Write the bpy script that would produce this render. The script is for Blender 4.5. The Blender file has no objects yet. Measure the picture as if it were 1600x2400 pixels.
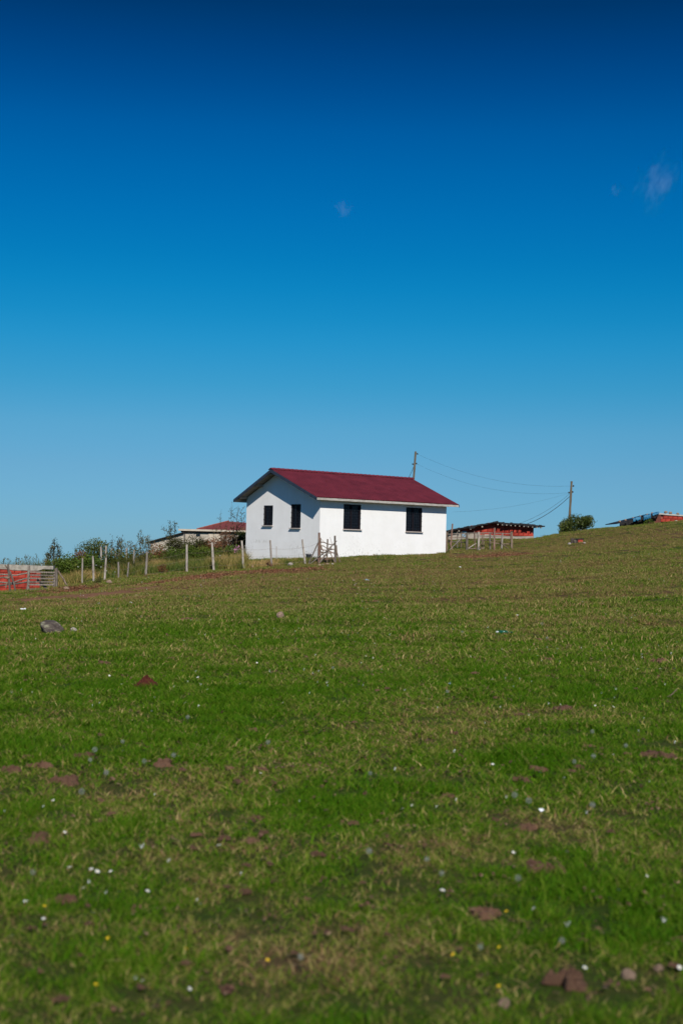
import bpy, math, random
import numpy as np
from mathutils import Matrix, Vector

# ------------------------------------------------------------------ camera, sky, sun, exposure
SC = bpy.context.scene
COL = SC.collection
rad = math.radians
F = 3333.0
PITCH, ROLL = rad(1.483), rad(1.371)
EYE = np.array([0.0, 0.0, 1.6])

cam_data = bpy.data.cameras.new('camera')
cam = bpy.data.objects.new('camera', cam_data)
COL.objects.link(cam)
SC.camera = cam
cam_data.sensor_fit = 'VERTICAL'
cam_data.sensor_height = 36.0
cam_data.lens = F / 2400.0 * 36.0
cam_data.clip_start = 0.1
cam_data.clip_end = 20000.0
cam_data.dof.use_dof = True
cam_data.dof.focus_distance = 52.0
cam_data.dof.aperture_fstop = 2.8
cp, sp, cr, sr = math.cos(PITCH), math.sin(PITCH), math.cos(ROLL), math.sin(ROLL)
_r, _u, _f = Vector((1, 0, 0)), Vector((0, -sp, cp)), Vector((0, cp, sp))
_r2, _u2 = _r * cr + _u * sr, _u * cr - _r * sr
cam.matrix_world = Matrix(((_r2.x, _u2.x, -_f.x, EYE[0]), (_r2.y, _u2.y, -_f.y, EYE[1]),
                           (_r2.z, _u2.z, -_f.z, EYE[2]), (0, 0, 0, 1)))

SUN_EL, SUN_AZ = rad(39.5), rad(170.5)            # azimuth clockwise from +Y
world = bpy.data.worlds.new('World')
SC.world = world
world.use_nodes = True
wt = world.node_tree
wt.nodes.clear()
def wn(t): return wt.nodes.new(t)
w_out, w_bg, w_sky, w_tc = wn('ShaderNodeOutputWorld'), wn('ShaderNodeBackground'), wn('ShaderNodeTexSky'), wn('ShaderNodeTexCoord')
w_sky.sky_type = 'NISHITA'
w_sky.sun_disc = False
w_sky.sun_elevation = SUN_EL
w_sky.sun_rotation = SUN_AZ
w_sky.altitude = 1500.0
w_sky.air_density = 1.0
w_sky.dust_density = 0.3
w_sky.ozone_density = 2.0
w_sep, w_max, w_com = wn('ShaderNodeSeparateXYZ'), wn('ShaderNodeMath'), wn('ShaderNodeCombineXYZ')
w_max.operation = 'MAXIMUM'; w_max.inputs[1].default_value = 0.004
wt.links.new(w_tc.outputs['Generated'], w_sep.inputs[0])
wt.links.new(w_sep.outputs['X'], w_com.inputs['X']); wt.links.new(w_sep.outputs['Y'], w_com.inputs['Y'])
wt.links.new(w_sep.outputs['Z'], w_max.inputs[0]); wt.links.new(w_max.outputs[0], w_com.inputs['Z'])
wt.links.new(w_com.outputs[0], w_sky.inputs['Vector'])
w_ramp, w_mul = wn('ShaderNodeValToRGB'), wn('ShaderNodeMix')
w_ramp.color_ramp.interpolation = 'LINEAR'
SKY_TINT = [(0.005, (0.195, 0.4125, 0.712)), (0.0228, (0.1945, 0.4179, 0.692)), (0.0539, (0.207, 0.4411, 0.655)), (0.0837, (0.185, 0.4861, 0.6647)),
            (0.1133, (0.106, 0.505, 0.6854)), (0.1427, (0.052, 0.520, 0.7291)), (0.1600, (0.028, 0.510, 0.735)), (0.1800, (0.013, 0.495, 0.742)), (0.2003, (0.006, 0.468, 0.740)),
            (0.2284, (0.002, 0.435, 0.745)), (0.2561, (0.0, 0.3967, 0.725)), (0.2831, (0.0, 0.3464, 0.6806)), (0.3095, (0.0, 0.2713, 0.577)), (0.3353, (0.0, 0.2097, 0.4707)), (0.3604, (0.0, 0.1598, 0.3494)), (0.40, (0.008, 0.19, 0.40)), (0.52, (0.05, 0.40, 0.72)), (0.72, (0.11, 0.66, 1.0))]
w_map = wn('ShaderNodeMath'); w_map.operation = 'MULTIPLY'; w_map.inputs[1].default_value = 1.0
wt.links.new(w_max.outputs[0], w_map.inputs[0]); wt.links.new(w_map.outputs[0], w_ramp.inputs[0])
def set_ramp(cr_, stops):
    while len(cr_.elements) > 1: cr_.elements.remove(cr_.elements[0])
    cr_.elements[0].position = stops[0][0]; cr_.elements[0].color = (*stops[0][1], 1)
    for p_, c_ in stops[1:]:
        e = cr_.elements.new(p_); e.color = (*c_, 1)
set_ramp(w_ramp.color_ramp, SKY_TINT)
w_mul.data_type = 'RGBA'; w_mul.blend_type = 'MULTIPLY'; w_mul.inputs[0].default_value = 1.0
wt.links.new(w_sky.outputs[0], w_mul.inputs[6]); wt.links.new(w_ramp.outputs[0], w_mul.inputs[7])
wt.links.new(w_mul.outputs[2], w_bg.inputs['Color'])
w_bg.inputs['Strength'].default_value = 0.10
wt.links.new(w_bg.outputs[0], w_out.inputs['Surface'])

sun_data = bpy.data.lights.new('sun', 'SUN')
sun_data.energy = 5.0
sun_data.color = (1.0, 0.93, 0.83)
sun_data.angle = rad(0.55)
sun = bpy.data.objects.new('sun', sun_data)
COL.objects.link(sun)
sun_dir = Vector((math.sin(SUN_AZ) * math.cos(SUN_EL), math.cos(SUN_AZ) * math.cos(SUN_EL), math.sin(SUN_EL)))
sun.rotation_euler = sun_dir.to_track_quat('Z', 'Y').to_euler()
sun.location = sun_dir * 50

SC.view_settings.view_transform = 'Standard'
SC.view_settings.look = 'None'
SC.view_settings.exposure = 0.0
SC.view_settings.gamma = 1.0
SC.view_settings.use_curve_mapping = False
SC.render.engine = 'CYCLES'
SC.cycles.max_bounces = 6
SC.cycles.transparent_max_bounces = 8

rng = np.random.default_rng(7)
random.seed(7)

# ------------------------------------------------------------------ picking points of the place
def ray(px, py):
    u, v = px - 800.0, py - 1200.0
    u, v = u * cr + v * sr, -u * sr + v * cr
    x, y, z = u / F, 1.0, -v / F
    return np.array([x, cp * y - sp * z, sp * y + cp * z])

def at(px, py, d):
    r = ray(px, py)
    return EYE + r * (d / r[1])

def hash2(ix, iy, seed):
    n = (ix.astype(np.int64) * 374761393 + iy.astype(np.int64) * 668265263 + seed * 974711) & 0x7fffffff
    n = ((n ^ (n >> 13)) * 1274126177) & 0x7fffffff
    n = n ^ (n >> 16)
    return (n & 0xffff) / 65535.0

def vnoise(x, y, scale, seed=0):
    x = np.asarray(x, float) * scale; y = np.asarray(y, float) * scale
    ix, iy = np.floor(x), np.floor(y)
    fx, fy = x - ix, y - iy
    fx, fy = fx * fx * (3 - 2 * fx), fy * fy * (3 - 2 * fy)
    a, b = hash2(ix, iy, seed), hash2(ix + 1, iy, seed)
    c, d = hash2(ix, iy + 1, seed), hash2(ix + 1, iy + 1, seed)
    return (a * (1 - fx) + b * fx) * (1 - fy) + (c * (1 - fx) + d * fx) * fy

def fbm(x, y, scale, seed=0, oct_=3):
    s, a, t = 0, 1, 0
    for k in range(oct_):
        s = s + a * vnoise(x, y, scale * 2 ** k, seed + k * 17); t += a; a *= .5
    return s / t

T_D = np.array([0, 10, 20, 30, 45, 57, 62, 66, 72, 76, 80, 84, 88, 92, 110, 150, 300, 1000, 9000], float)
T_PX = np.array([-2600, -1200, 0, 220, 440, 570, 750, 1043, 1150, 1240, 1350, 1540, 1600, 2800, 4200], float)
T_Z = np.array([
    [0, -.05, -.2, -.5, -1.0, -1.5, -1.7, -2.0, -2.5, -2.9, -3.4, -4, -4.6, -5.2, -8, -14, -40, -130, -620],
    [0, -.03, -.12, -.3, -.6, -.85, -.95, -1.05, -1.2, -1.4, -1.7, -2.1, -2.5, -3, -5.5, -11, -35, -120, -620],
    [0, -.02, -.08, -.2, -.4, -.52, -.54, -.55, -.6, -.7, -.9, -1.2, -1.6, -2, -4, -9, -30, -110, -620],
    [0, -.01, -.05, -.1, -.15, -.1, -.03, 0, .05, .05, -.1, -.3, -.6, -1, -3, -8, -30, -110, -620],
    [0, 0, -.02, .03, .18, .34, .42, .5, .6, .6, .55, .45, .3, 0, -2, -7, -28, -110, -620],
    [0, .0, .0, .06, .28, .5, .58, .75, 1.0, 1.05, 1.05, 1.0, .8, .5, -1.2, -6, -28, -110, -620],
    [0, .0, .02, .1, .4, .7, .82, 1.1, 1.35, 1.4, 1.4, 1.35, 1.2, 1.0, -.5, -6, -28, -110, -620],
    [0, .02, .06, .18, .55, .95, 1.1, 1.25, 1.53, 1.75, 2.05, 2.2, 2.15, 2.0, .3, -6, -28, -110, -620],
    [0, .03, .08, .22, .62, 1.02, 1.2, 1.35, 1.62, 1.78, 2.2, 2.38, 2.3, 2.1, .3, -6, -28, -110, -620],
    [0, .035, .1, .26, .7, 1.14, 1.32, 1.5, 1.77, 1.98, 2.28, 2.42, 2.36, 2.16, .6, -6, -28, -110, -620],
    [0, .04, .12, .32, .82, 1.3, 1.5, 1.7, 2.0, 2.25, 2.62, 2.94, 2.95, 2.8, 1.2, -5, -28, -110, -620],
    [0, .045, .15, .4, .98, 1.6, 1.83, 2.07, 2.48, 2.78, 3.18, 3.48, 3.58, 3.54, 2.5, -3, -26, -110, -620],
    [0, .05, .16, .42, 1.05, 1.7, 1.95, 2.2, 2.65, 3.0, 3.35, 3.68, 3.82, 3.8, 2.8, -3, -26, -110, -620],
    [0, .08, .25, .7, 1.7, 2.8, 3.2, 3.6, 4.3, 4.8, 5.3, 5.8, 6.2, 6.4, 6.0, 0, -24, -110, -620],
    [0, .1, .3, .8, 2.0, 3.2, 3.7, 4.2, 5.0, 5.6, 6.2, 6.7, 7.1, 7.4, 7.5, 2, -22, -110, -620]], float)

def _slopes(X, Y):
    h = np.diff(X); d = np.diff(Y, axis=-1) / h
    m = np.zeros_like(Y)
    m[..., 1:-1] = (d[..., :-1] * h[1:] + d[..., 1:] * h[:-1]) / (h[1:] + h[:-1])
    m[..., 0], m[..., -1] = d[..., 0], d[..., -1]
    return m
T_M = _slopes(T_D, T_Z)
def _herm(t, h, y0, y1, m0, m1):
    t2, t3 = t * t, t * t * t
    return (2*t3 - 3*t2 + 1) * y0 + (t3 - 2*t2 + t) * h * m0 + (-2*t3 + 3*t2) * y1 + (t3 - t2) * h * m1

def smooth01(t): t = np.clip(t, 0, 1); return t * t * (3 - 2 * t)

def gz0(x, y):
    x = np.asarray(x, float); y = np.asarray(y, float)
    d = np.hypot(x, np.maximum(y, 0)) ; d = np.where(y > 0, np.maximum(y, 0.35 * d), 0.35 * np.hypot(x, y))
    px = 800 + F * x / np.maximum(np.where(y > 0, y, 0) + 0.0, 0.55 * np.hypot(x, y) + 1e-6)
    px = np.clip(px, T_PX[0], T_PX[-1] - 1e-3)
    d = np.clip(d, 0, T_D[-1] - 1e-3)
    i = np.clip(np.searchsorted(T_D, d, side='right') - 1, 0, len(T_D) - 2)
    j = np.clip(np.searchsorted(T_PX, px, side='right') - 1, 0, len(T_PX) - 2)
    h = T_D[i + 1] - T_D[i]; t = (d - T_D[i]) / h
    def row(jj): return _herm(t, h, T_Z[jj, i], T_Z[jj, i + 1], T_M[jj, i], T_M[jj, i + 1])
    ym, y0, y1, yp = row(np.maximum(j - 1, 0)), row(j), row(j + 1), row(np.minimum(j + 2, len(T_PX) - 1))
    w = T_PX[j + 1] - T_PX[j]; s = (px - T_PX[j]) / w
    pm = T_PX[np.maximum(j - 1, 0)]; pp = T_PX[np.minimum(j + 2, len(T_PX) - 1)]
    m0 = (y1 - ym) / np.maximum(T_PX[j + 1] - pm, 1); m1 = (yp - y0) / np.maximum(pp - T_PX[j], 1)
    return _herm(s, w, y0, y1, m0, m1)

def gz(x, y):
    x = np.asarray(x, float); y = np.asarray(y, float)
    d = np.hypot(x, y)
    n = (fbm(x, y, .32, 3) - .5) * .16 + (fbm(x, y * 1.0, 1.3, 5) - .5) * .055
    # small terraces trodden across the slope by cattle
    led = (vnoise(x * .16, y * .8, 1.0, 9) - .5) * .14
    fade = np.clip((d - 2) / 8, 0, 1) * (1 - .6 * smooth01((d - 58) / 15))
    return gz0(x, y) + (n + led * np.clip((d - 15) / 15, 0, 1)) * fade

def on_ground(px, py):
    r = ray(px, py); ds = np.concatenate([np.arange(3, 40, .05), np.arange(40, 130, .1)])
    P = EYE[None, :] + r[None, :] * (ds / r[1])[:, None]
    below = P[:, 2] < gz(P[:, 0], P[:, 1])
    k = int(np.argmax(below)) if below.any() else len(ds) - 1
    p = P[k].copy(); p[2] = float(gz(p[0], p[1]))
    return p

# patches of lush and of worn turf, placed on the ground: centre picked in the photo, radius in metres, amount
PATCH = [(720, 1900, .75, .9), (520, 1730, 1.1, .6), (900, 1860, .7, .5), (1350, 1720, 1.2, .5), (1250, 1800, .7, .7),
         (1560, 1640, 1.2, .6), (520, 1470, 3.2, .5), (820, 1480, 2.5, .35), (250, 1620, 2.2, .45), (150, 1760, .9, .5),
         (1480, 2150, .5, .6), (1250, 1600, 1.6, .3), (640, 1640, 1.5, .45), (300, 2200, .5, .3), (1330, 2060, .5, .5),
         (380, 1870, 1.0, -.65), (700, 1780, .9, -.4), (1150, 1690, 1.2, -.6), (1020, 1740, .8, -.45), (880, 1660, 1.2, -.3),
         (1300, 1960, .7, -.5), (950, 1960, .6, -.35), (600, 2230, .4, -.4), (900, 2220, .4, -.45), (1530, 1460, 2.2, -.6),
         (700, 1375, 6, -.45), (350, 1385, 5, -.5), (1150, 1345, 6, -.4), (1350, 1330, 6, -.45), (1480, 1270, 6, -.55),
         (1150, 1302, 3.5, -.75), (1500, 1245, 5, -.4), (120, 1415, 4, -.3), (480, 1430, 3, -.3), (1400, 1400, 5, -.3),
         (460, 2060, .5, -.3), (780, 1960, .3, .4), (1000, 1600, 1.5, .2), (60, 1900, .7, .3), (680, 2330, .3, -.3)]
PATCH = [(on_ground(a, b), r, s) for a, b, r, s in PATCH]
LITTER = [(230, 1392, 1.0), (330, 1378, 1.0), (420, 1362, 1.1), (500, 1350, 1.0), (580, 1342, 1.1), (650, 1340, 1.0), (720, 1334, .8), (160, 1388, 1.0),
          (1140, 1306, 1.0), (1180, 1303, .9), (90, 1402, .8)]
LITTER = [(on_ground(a, b), r) for a, b, r in LITTER]

def lush_at(x, y):
    v = .52 + (fbm(x, y, .35, 21) - .5) * .28 + (fbm(x, y, 1.7, 31) - .5) * .42 + (fbm(x, y, 5.0, 37, 2) - .5) * .3
    v = v - .165 * smooth01((np.hypot(x, y) - 26) / 28) + .03 * (1 - smooth01((np.hypot(x, y) - 4) / 10))
    band = fbm(x * .13, y * .75, 1.0, 55, 3) - .5
    v = v + .42 * band * smooth01((np.hypot(x, y) - 14) / 20)
    for c, r, s in PATCH:
        q = ((x - c[0]) ** 2 + ((y - c[1]) * .75) ** 2) / (r * r)
        v = v + .36 * s * np.exp(-q * 1.4)
    v = np.where(v > .62, .62 + (v - .62) * .6, v)
    return np.clip(v, 0, 1)

def litter_at(x, y):
    m = np.zeros_like(np.asarray(x, float))
    for c, r in LITTER:
        q = ((x - c[0]) / 1.6) ** 2 + ((y - c[1]) / 2.4) ** 2
        m = np.maximum(m, np.exp(-q / (r * r)))
    return np.clip(m * 1.5 * (.35 + 1.0 * fbm(x, y, 1.1, 44)) - .25, 0, 1)

# ------------------------------------------------------------------ mesh helpers
def tag(o, label=None, cat=None, group=None, kind=None):
    if label: o['label'] = label
    if cat: o['category'] = cat
    if group: o['group'] = group
    if kind: o['kind'] = kind
    return o

def thing(name, loc, label, cat, rotz=0.0, group=None):
    o = bpy.data.objects.new(name, None)
    o.empty_display_size = .2
    COL.objects.link(o)
    o.location = tuple(float(v) for v in loc); o.rotation_euler = (0, 0, rotz)
    return tag(o, label, cat, group)

class MB:
    def __init__(s): s.v = []; s.f = []; s.m = []; s.mi = 0
    def add(s, vs, fs):
        b = len(s.v); s.v.extend([tuple(map(float, q)) for q in vs])
        for f in fs: s.f.append(tuple(b + i for i in f)); s.m.append(s.mi)
        return s
    def box(s, c, size, rz=0.0, R=None, taper=0.0):
        hx, hy, hz = (q / 2 for q in size); vs = []
        for z in (-1, 1):
            k = 1 - taper * (z > 0)
            for x, y in ((-1, -1), (1, -1), (1, 1), (-1, 1)): vs.append(Vector((x * hx * k, y * hy * k, z * hz)))
        M = R if R is not None else Matrix.Rotation(rz, 3, 'Z')
        vs = [M @ q + Vector(c) for q in vs]
        return s.add(vs, [(0, 3, 2, 1), (4, 5, 6, 7), (0, 1, 5, 4), (1, 2, 6, 5), (2, 3, 7, 6), (3, 0, 4, 7)])
    def bar(s, a, b, w, h, up=(0, 0, 1)):
        a, b = Vector(a), Vector(b); d = (b - a); L = d.length; d.normalize()
        x = d.cross(Vector(up)).normalized(); z = x.cross(d)
        return s.box((a + b) / 2, (w, L, h), R=Matrix((x, d, z)).transposed())
    def tube(s, pts, rad_, n=7, cap=True, wob=0.0):
        pts = [Vector(tuple(map(float, p))) for p in pts]
        if not hasattr(rad_, '__len__'): rad_ = [rad_] * len(pts)
        rings = []; vs = []
        ref = None
        for i, p in enumerate(pts):
            d = (pts[min(i + 1, len(pts) - 1)] - pts[max(i - 1, 0)]).normalized()
            if ref is None:
                ref = d.cross(Vector((.3, .9, .2)))
                if ref.length < .1: ref = d.cross(Vector((1, 0, 0)))
            x = (ref - d * ref.dot(d)).normalized(); y = d.cross(x); ref = x
            ring = []
            for k in range(n):
                a = 2 * math.pi * k / n; r = rad_[i] * (1 + wob * random.uniform(-1, 1))
                ring.append(len(vs)); vs.append(p + (x * math.cos(a) + y * math.sin(a)) * r)
            rings.append(ring)
        fs = []
        for r0, r1 in zip(rings, rings[1:]):
            for k in range(n): fs.append((r0[k], r0[(k + 1) % n], r1[(k + 1) % n], r1[k]))
        if cap: fs.append(tuple(reversed(rings[0]))); fs.append(tuple(rings[-1]))
        return s.add(vs, fs)
    def prism(s, poly, off):
        n = len(poly); off = Vector(off); P = [Vector(p) for p in poly]
        vs = P + [p + off for p in P]
        fs = [tuple(range(n)), tuple(reversed(range(n, 2 * n)))]
        fs += [(i, n + i, n + (i + 1) % n, (i + 1) % n) for i in range(n)]
        return s.add(vs, fs)
    def build(s, name, mat, parent=None, world=False, smooth=False, base=None):
        me = bpy.data.meshes.new(name)
        V = np.array(s.v, float).reshape(-1, 3)
        o = bpy.data.objects.new(name, me)
        if parent is not None:
            if world:
                M = Matrix.LocRotScale(parent.location, parent.rotation_euler, None)
                if parent.parent is not None:
                    M = Matrix.LocRotScale(parent.parent.location, parent.parent.rotation_euler, None) @ M
                Mi = np.array(M.inverted())
                V = V @ Mi[:3, :3].T + Mi[:3, 3]
            o.parent = parent
        elif base is not None:
            V = V - np.asarray(base, float); o.location = tuple(map(float, base))
        me.from_pydata([tuple(q) for q in V], [], s.f)
        mats = mat if isinstance(mat, (list, tuple)) else [mat]
        for m in mats: me.materials.append(m)
        if len(mats) > 1: me.polygons.foreach_set('material_index', s.m)
        if smooth: me.polygons.foreach_set('use_smooth', [True] * len(me.polygons))
        me.update()
        COL.objects.link(o)
        return o

def link_mesh(name, me, parent=None, loc=(0, 0, 0), rot=(0, 0, 0), scl=(1, 1, 1)):
    o = bpy.data.objects.new(name, me); COL.objects.link(o)
    if parent is not None: o.parent = parent
    o.location = tuple(map(float, loc)); o.rotation_euler = rot; o.scale = scl
    return o

def np_mesh(name, V, faces_tri=None, quads=None, mat=None, attrs=None):
    me = bpy.data.meshes.new(name)
    V = np.asarray(V, np.float32)
    F_ = []
    me.vertices.add(len(V)); me.vertices.foreach_set('co', V.ravel())
    if quads is not None: k, A = 4, np.asarray(quads, np.int32)
    else: k, A = 3, np.asarray(faces_tri, np.int32)
    me.loops.add(A.size); me.loops.foreach_set('vertex_index', A.ravel())
    me.polygons.add(len(A)); me.polygons.foreach_set('loop_start', np.arange(0, A.size, k, dtype=np.int32))
    for nm, arr in (attrs or {}).items():
        at_ = me.attributes.new(nm, 'FLOAT', 'POINT'); at_.data.foreach_set('value', np.asarray(arr, np.float32))
    if mat: me.materials.append(mat)
    me.update(calc_edges=True); me.validate()
    return me

# ------------------------------------------------------------------ materials
def lin(r, g, b):
    def c(v):
        v /= 255.0
        return v / 12.92 if v <= .04045 else ((v + .055) / 1.055) ** 2.4
    return (c(r), c(g), c(b))

class NT:
    def __init__(s, name):
        s.mat = bpy.data.materials.new(name); s.mat.use_nodes = True; s.t = s.mat.node_tree; s.t.nodes.clear()
        s.out = s.n('ShaderNodeOutputMaterial')
    def n(s, t, **kw):
        q = s.t.nodes.new(t)
        for k, v in kw.items(): setattr(q, k, v)
        return q
    def l(s, a, b): s.t.links.new(a, b)
    def set(s, sock, v):
        if isinstance(v, bpy.types.NodeSocket): s.l(v, sock)
        elif isinstance(v, (tuple, list)) and len(v) == 3 and sock.type == 'RGBA': sock.default_value = (*v, 1)
        else: sock.default_value = v
    def noise(s, vec, scale, detail=4, rough=.55, out='Fac'):
        q = s.n('ShaderNodeTexNoise'); s.l(vec, q.inputs['Vector']); q.inputs['Scale'].default_value = scale
        q.inputs['Detail'].default_value = detail; q.inputs['Roughness'].default_value = rough
        return q.outputs[out]
    def ramp(s, fac, stops, interp='LINEAR'):
        q = s.n('ShaderNodeValToRGB'); set_ramp(q.color_ramp, stops); q.color_ramp.interpolation = interp
        s.set(q.inputs[0], fac); return q.outputs[0]
    def mix(s, fac, a, b, mode='MIX'):
        q = s.n('ShaderNodeMix', data_type='RGBA', blend_type=mode)
        s.set(q.inputs[0], fac); s.set(q.inputs[6], a); s.set(q.inputs[7], b); return q.outputs[2]
    def math(s, op, a, b=0.0, clamp=False):
        q = s.n('ShaderNodeMath', operation=op); q.use_clamp = clamp
        s.set(q.inputs[0], a); s.set(q.inputs[1], b); return q.outputs[0]
    def mapr(s, v, a, b, c=0.0, d=1.0):
        q = s.n('ShaderNodeMapRange', interpolation_type='SMOOTHSTEP')
        s.set(q.inputs[0], v)
        for i, k in enumerate((a, b, c, d)): q.inputs[i + 1].default_value = k
        return q.outputs[0]
    def bump(s, h, strength, dist):
        q = s.n('ShaderNodeBump'); s.l(h, q.inputs['Height']); q.inputs['Strength'].default_value = strength
        q.inputs['Distance'].default_value = dist; return q.outputs[0]
    def pbsdf(s, col, rough=.8, spec=.3, normal=None, metallic=0.0, out=True):
        q = s.n('ShaderNodeBsdfPrincipled'); s.set(q.inputs['Base Color'], col); s.set(q.inputs['Roughness'], rough)
        q.inputs['Specular IOR Level'].default_value = spec; q.inputs['Metallic'].default_value = metallic
        if normal is not None: s.l(normal, q.inputs['Normal'])
        if out: s.l(q.outputs[0], s.out.inputs[0])
        return q
    def obj(s): return s.n('ShaderNodeTexCoord').outputs['Object']
    def pos(s): return s.n('ShaderNodeNewGeometry').outputs['Position']

def pmat(name, c1, c2, scale=6.0, c3=None, rough=.85, spec=.25, bump=.0, stretch=None, detail=5, rnd=0.0, metallic=0):
    t = NT(name); v = t.obj()
    if stretch:
        mp = t.n('ShaderNodeMapping'); mp.inputs['Scale'].default_value = stretch; t.l(v, mp.inputs['Vector']); v = mp.outputs[0]
    f = t.noise(v, scale, detail, .62)
    st = [(.3, c1), (.68, c2)]
    if c3: st = [(.25, c1), (.5, c2), (.72, c3)]
    col = t.ramp(f, st)
    if rnd:
        oi = t.n('ShaderNodeObjectInfo'); hv = t.n('ShaderNodeHueSaturation'); t.l(col, hv.inputs['Color'])
        t.l(t.mapr(oi.outputs['Random'], 0, 1, 1 - rnd, 1 + rnd), hv.inputs['Value']); col = hv.outputs[0]
    nrm = t.bump(t.noise(v, scale * 3, 6, .7), .7, bump) if bump else None
    t.pbsdf(col, rough, spec, nrm, metallic)
    return t.mat

def leafmat(name, c1, c2, c3=None, trans=.25, spec=.2, rough=.55):
    """leaf colour varies leaf by leaf through the mesh attribute 'tint'"""
    t = NT(name)
    a = t.n('ShaderNodeAttribute', attribute_name='tint')
    st = [(.0, c1), (.75, c2)]
    st.append((1.0, c3 or c2))
    col = t.ramp(a.outputs['Fac'], st)
    b = t.pbsdf(col, rough, spec, out=False)
    tr = t.n('ShaderNodeBsdfTranslucent'); t.l(col, tr.inputs['Color'])
    mx = t.n('ShaderNodeMixShader'); mx.inputs[0].default_value = trans
    t.l(b.outputs[0], mx.inputs[1]); t.l(tr.outputs[0], mx.inputs[2]); t.l(mx.outputs[0], t.out.inputs[0])
    return t.mat

G_DARK, G_GREEN, G_OLIVE, G_DRY = (.030, .075, .008), (.060, .125, .012), (.115, .120, .026), (.215, .150, .060)

def ground_material():
    t = NT('turf_soil'); p = t.pos()
    lu = t.n('ShaderNodeAttribute', attribute_name='lush').outputs['Fac']
    li = t.n('ShaderNodeAttribute', attribute_name='litter').outputs['Fac']
    n_f = t.noise(p, 22, 6, .75); n_m = t.noise(p, 3.1, 5, .6); n_s = t.noise(p, 90, 3, .6)
    k = t.math('ADD', lu, t.math('MULTIPLY', t.math('SUBTRACT', n_f, .5), .9))
    k = t.math('ADD', k, t.math('MULTIPLY', t.math('SUBTRACT', n_m, .5), .6))
    k = t.math('ADD', k, t.math('MULTIPLY', t.math('SUBTRACT', n_s, .5), .5))
    col = t.ramp(k, [(.0, (.10, .055, .03)), (.2, (.075, .055, .022)), (.40, (.05, .055, .012)), (.65, (.032, .055, .006)), (1.0, (.02, .045, .004))])
    lc = t.ramp(n_f, [(.3, (.09, .045, .025)), (.55, (.20, .10, .055)), (.75, (.27, .17, .09))])
    col = t.mix(li, col, lc)
    t.pbsdf(col, .95, .1, t.bump(n_f, .8, .03))
    return t.mat

def grass_material():
    t = NT('grass_blades')
    lu = t.n('ShaderNodeAttribute', attribute_name='lush', attribute_type='INSTANCER').outputs['Fac']
    ti = t.n('ShaderNodeAttribute', attribute_name='tint').outputs['Fac']
    p = t.pos()
    n_m = t.noise(p, 6.0, 4, .65)
    oi = t.n('ShaderNodeObjectInfo').outputs['Random']
    k = t.math('ADD', lu, t.math('MULTIPLY', t.math('SUBTRACT', ti, .5), 1.0))
    k = t.math('ADD', k, t.math('MULTIPLY', t.math('SUBTRACT', n_m, .5), .7))
    k = t.math('ADD', k, t.math('MULTIPLY', t.math('SUBTRACT', oi, .5), .32))
    col = t.ramp(k, [(.0, (.24, .145, .07)), (.08, (.46, .36, .16)), (.20, (.26, .235, .062)), (.36, (.135, .185, .018)), (.58, (.085, .165, .006)), (.85, (.060, .15, .003)), (1.0, (.042, .125, .002))])
    b = t.pbsdf(col, .7, .08, out=False)
    tr = t.n('ShaderNodeBsdfTranslucent'); t.l(col, tr.inputs['Color'])
    mx = t.n('ShaderNodeMixShader'); mx.inputs[0].default_value = .25
    t.l(b.outputs[0], mx.inputs[1]); t.l(tr.outputs[0], mx.inputs[2]); t.l(mx.outputs[0], t.out.inputs[0])
    return t.mat

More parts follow.
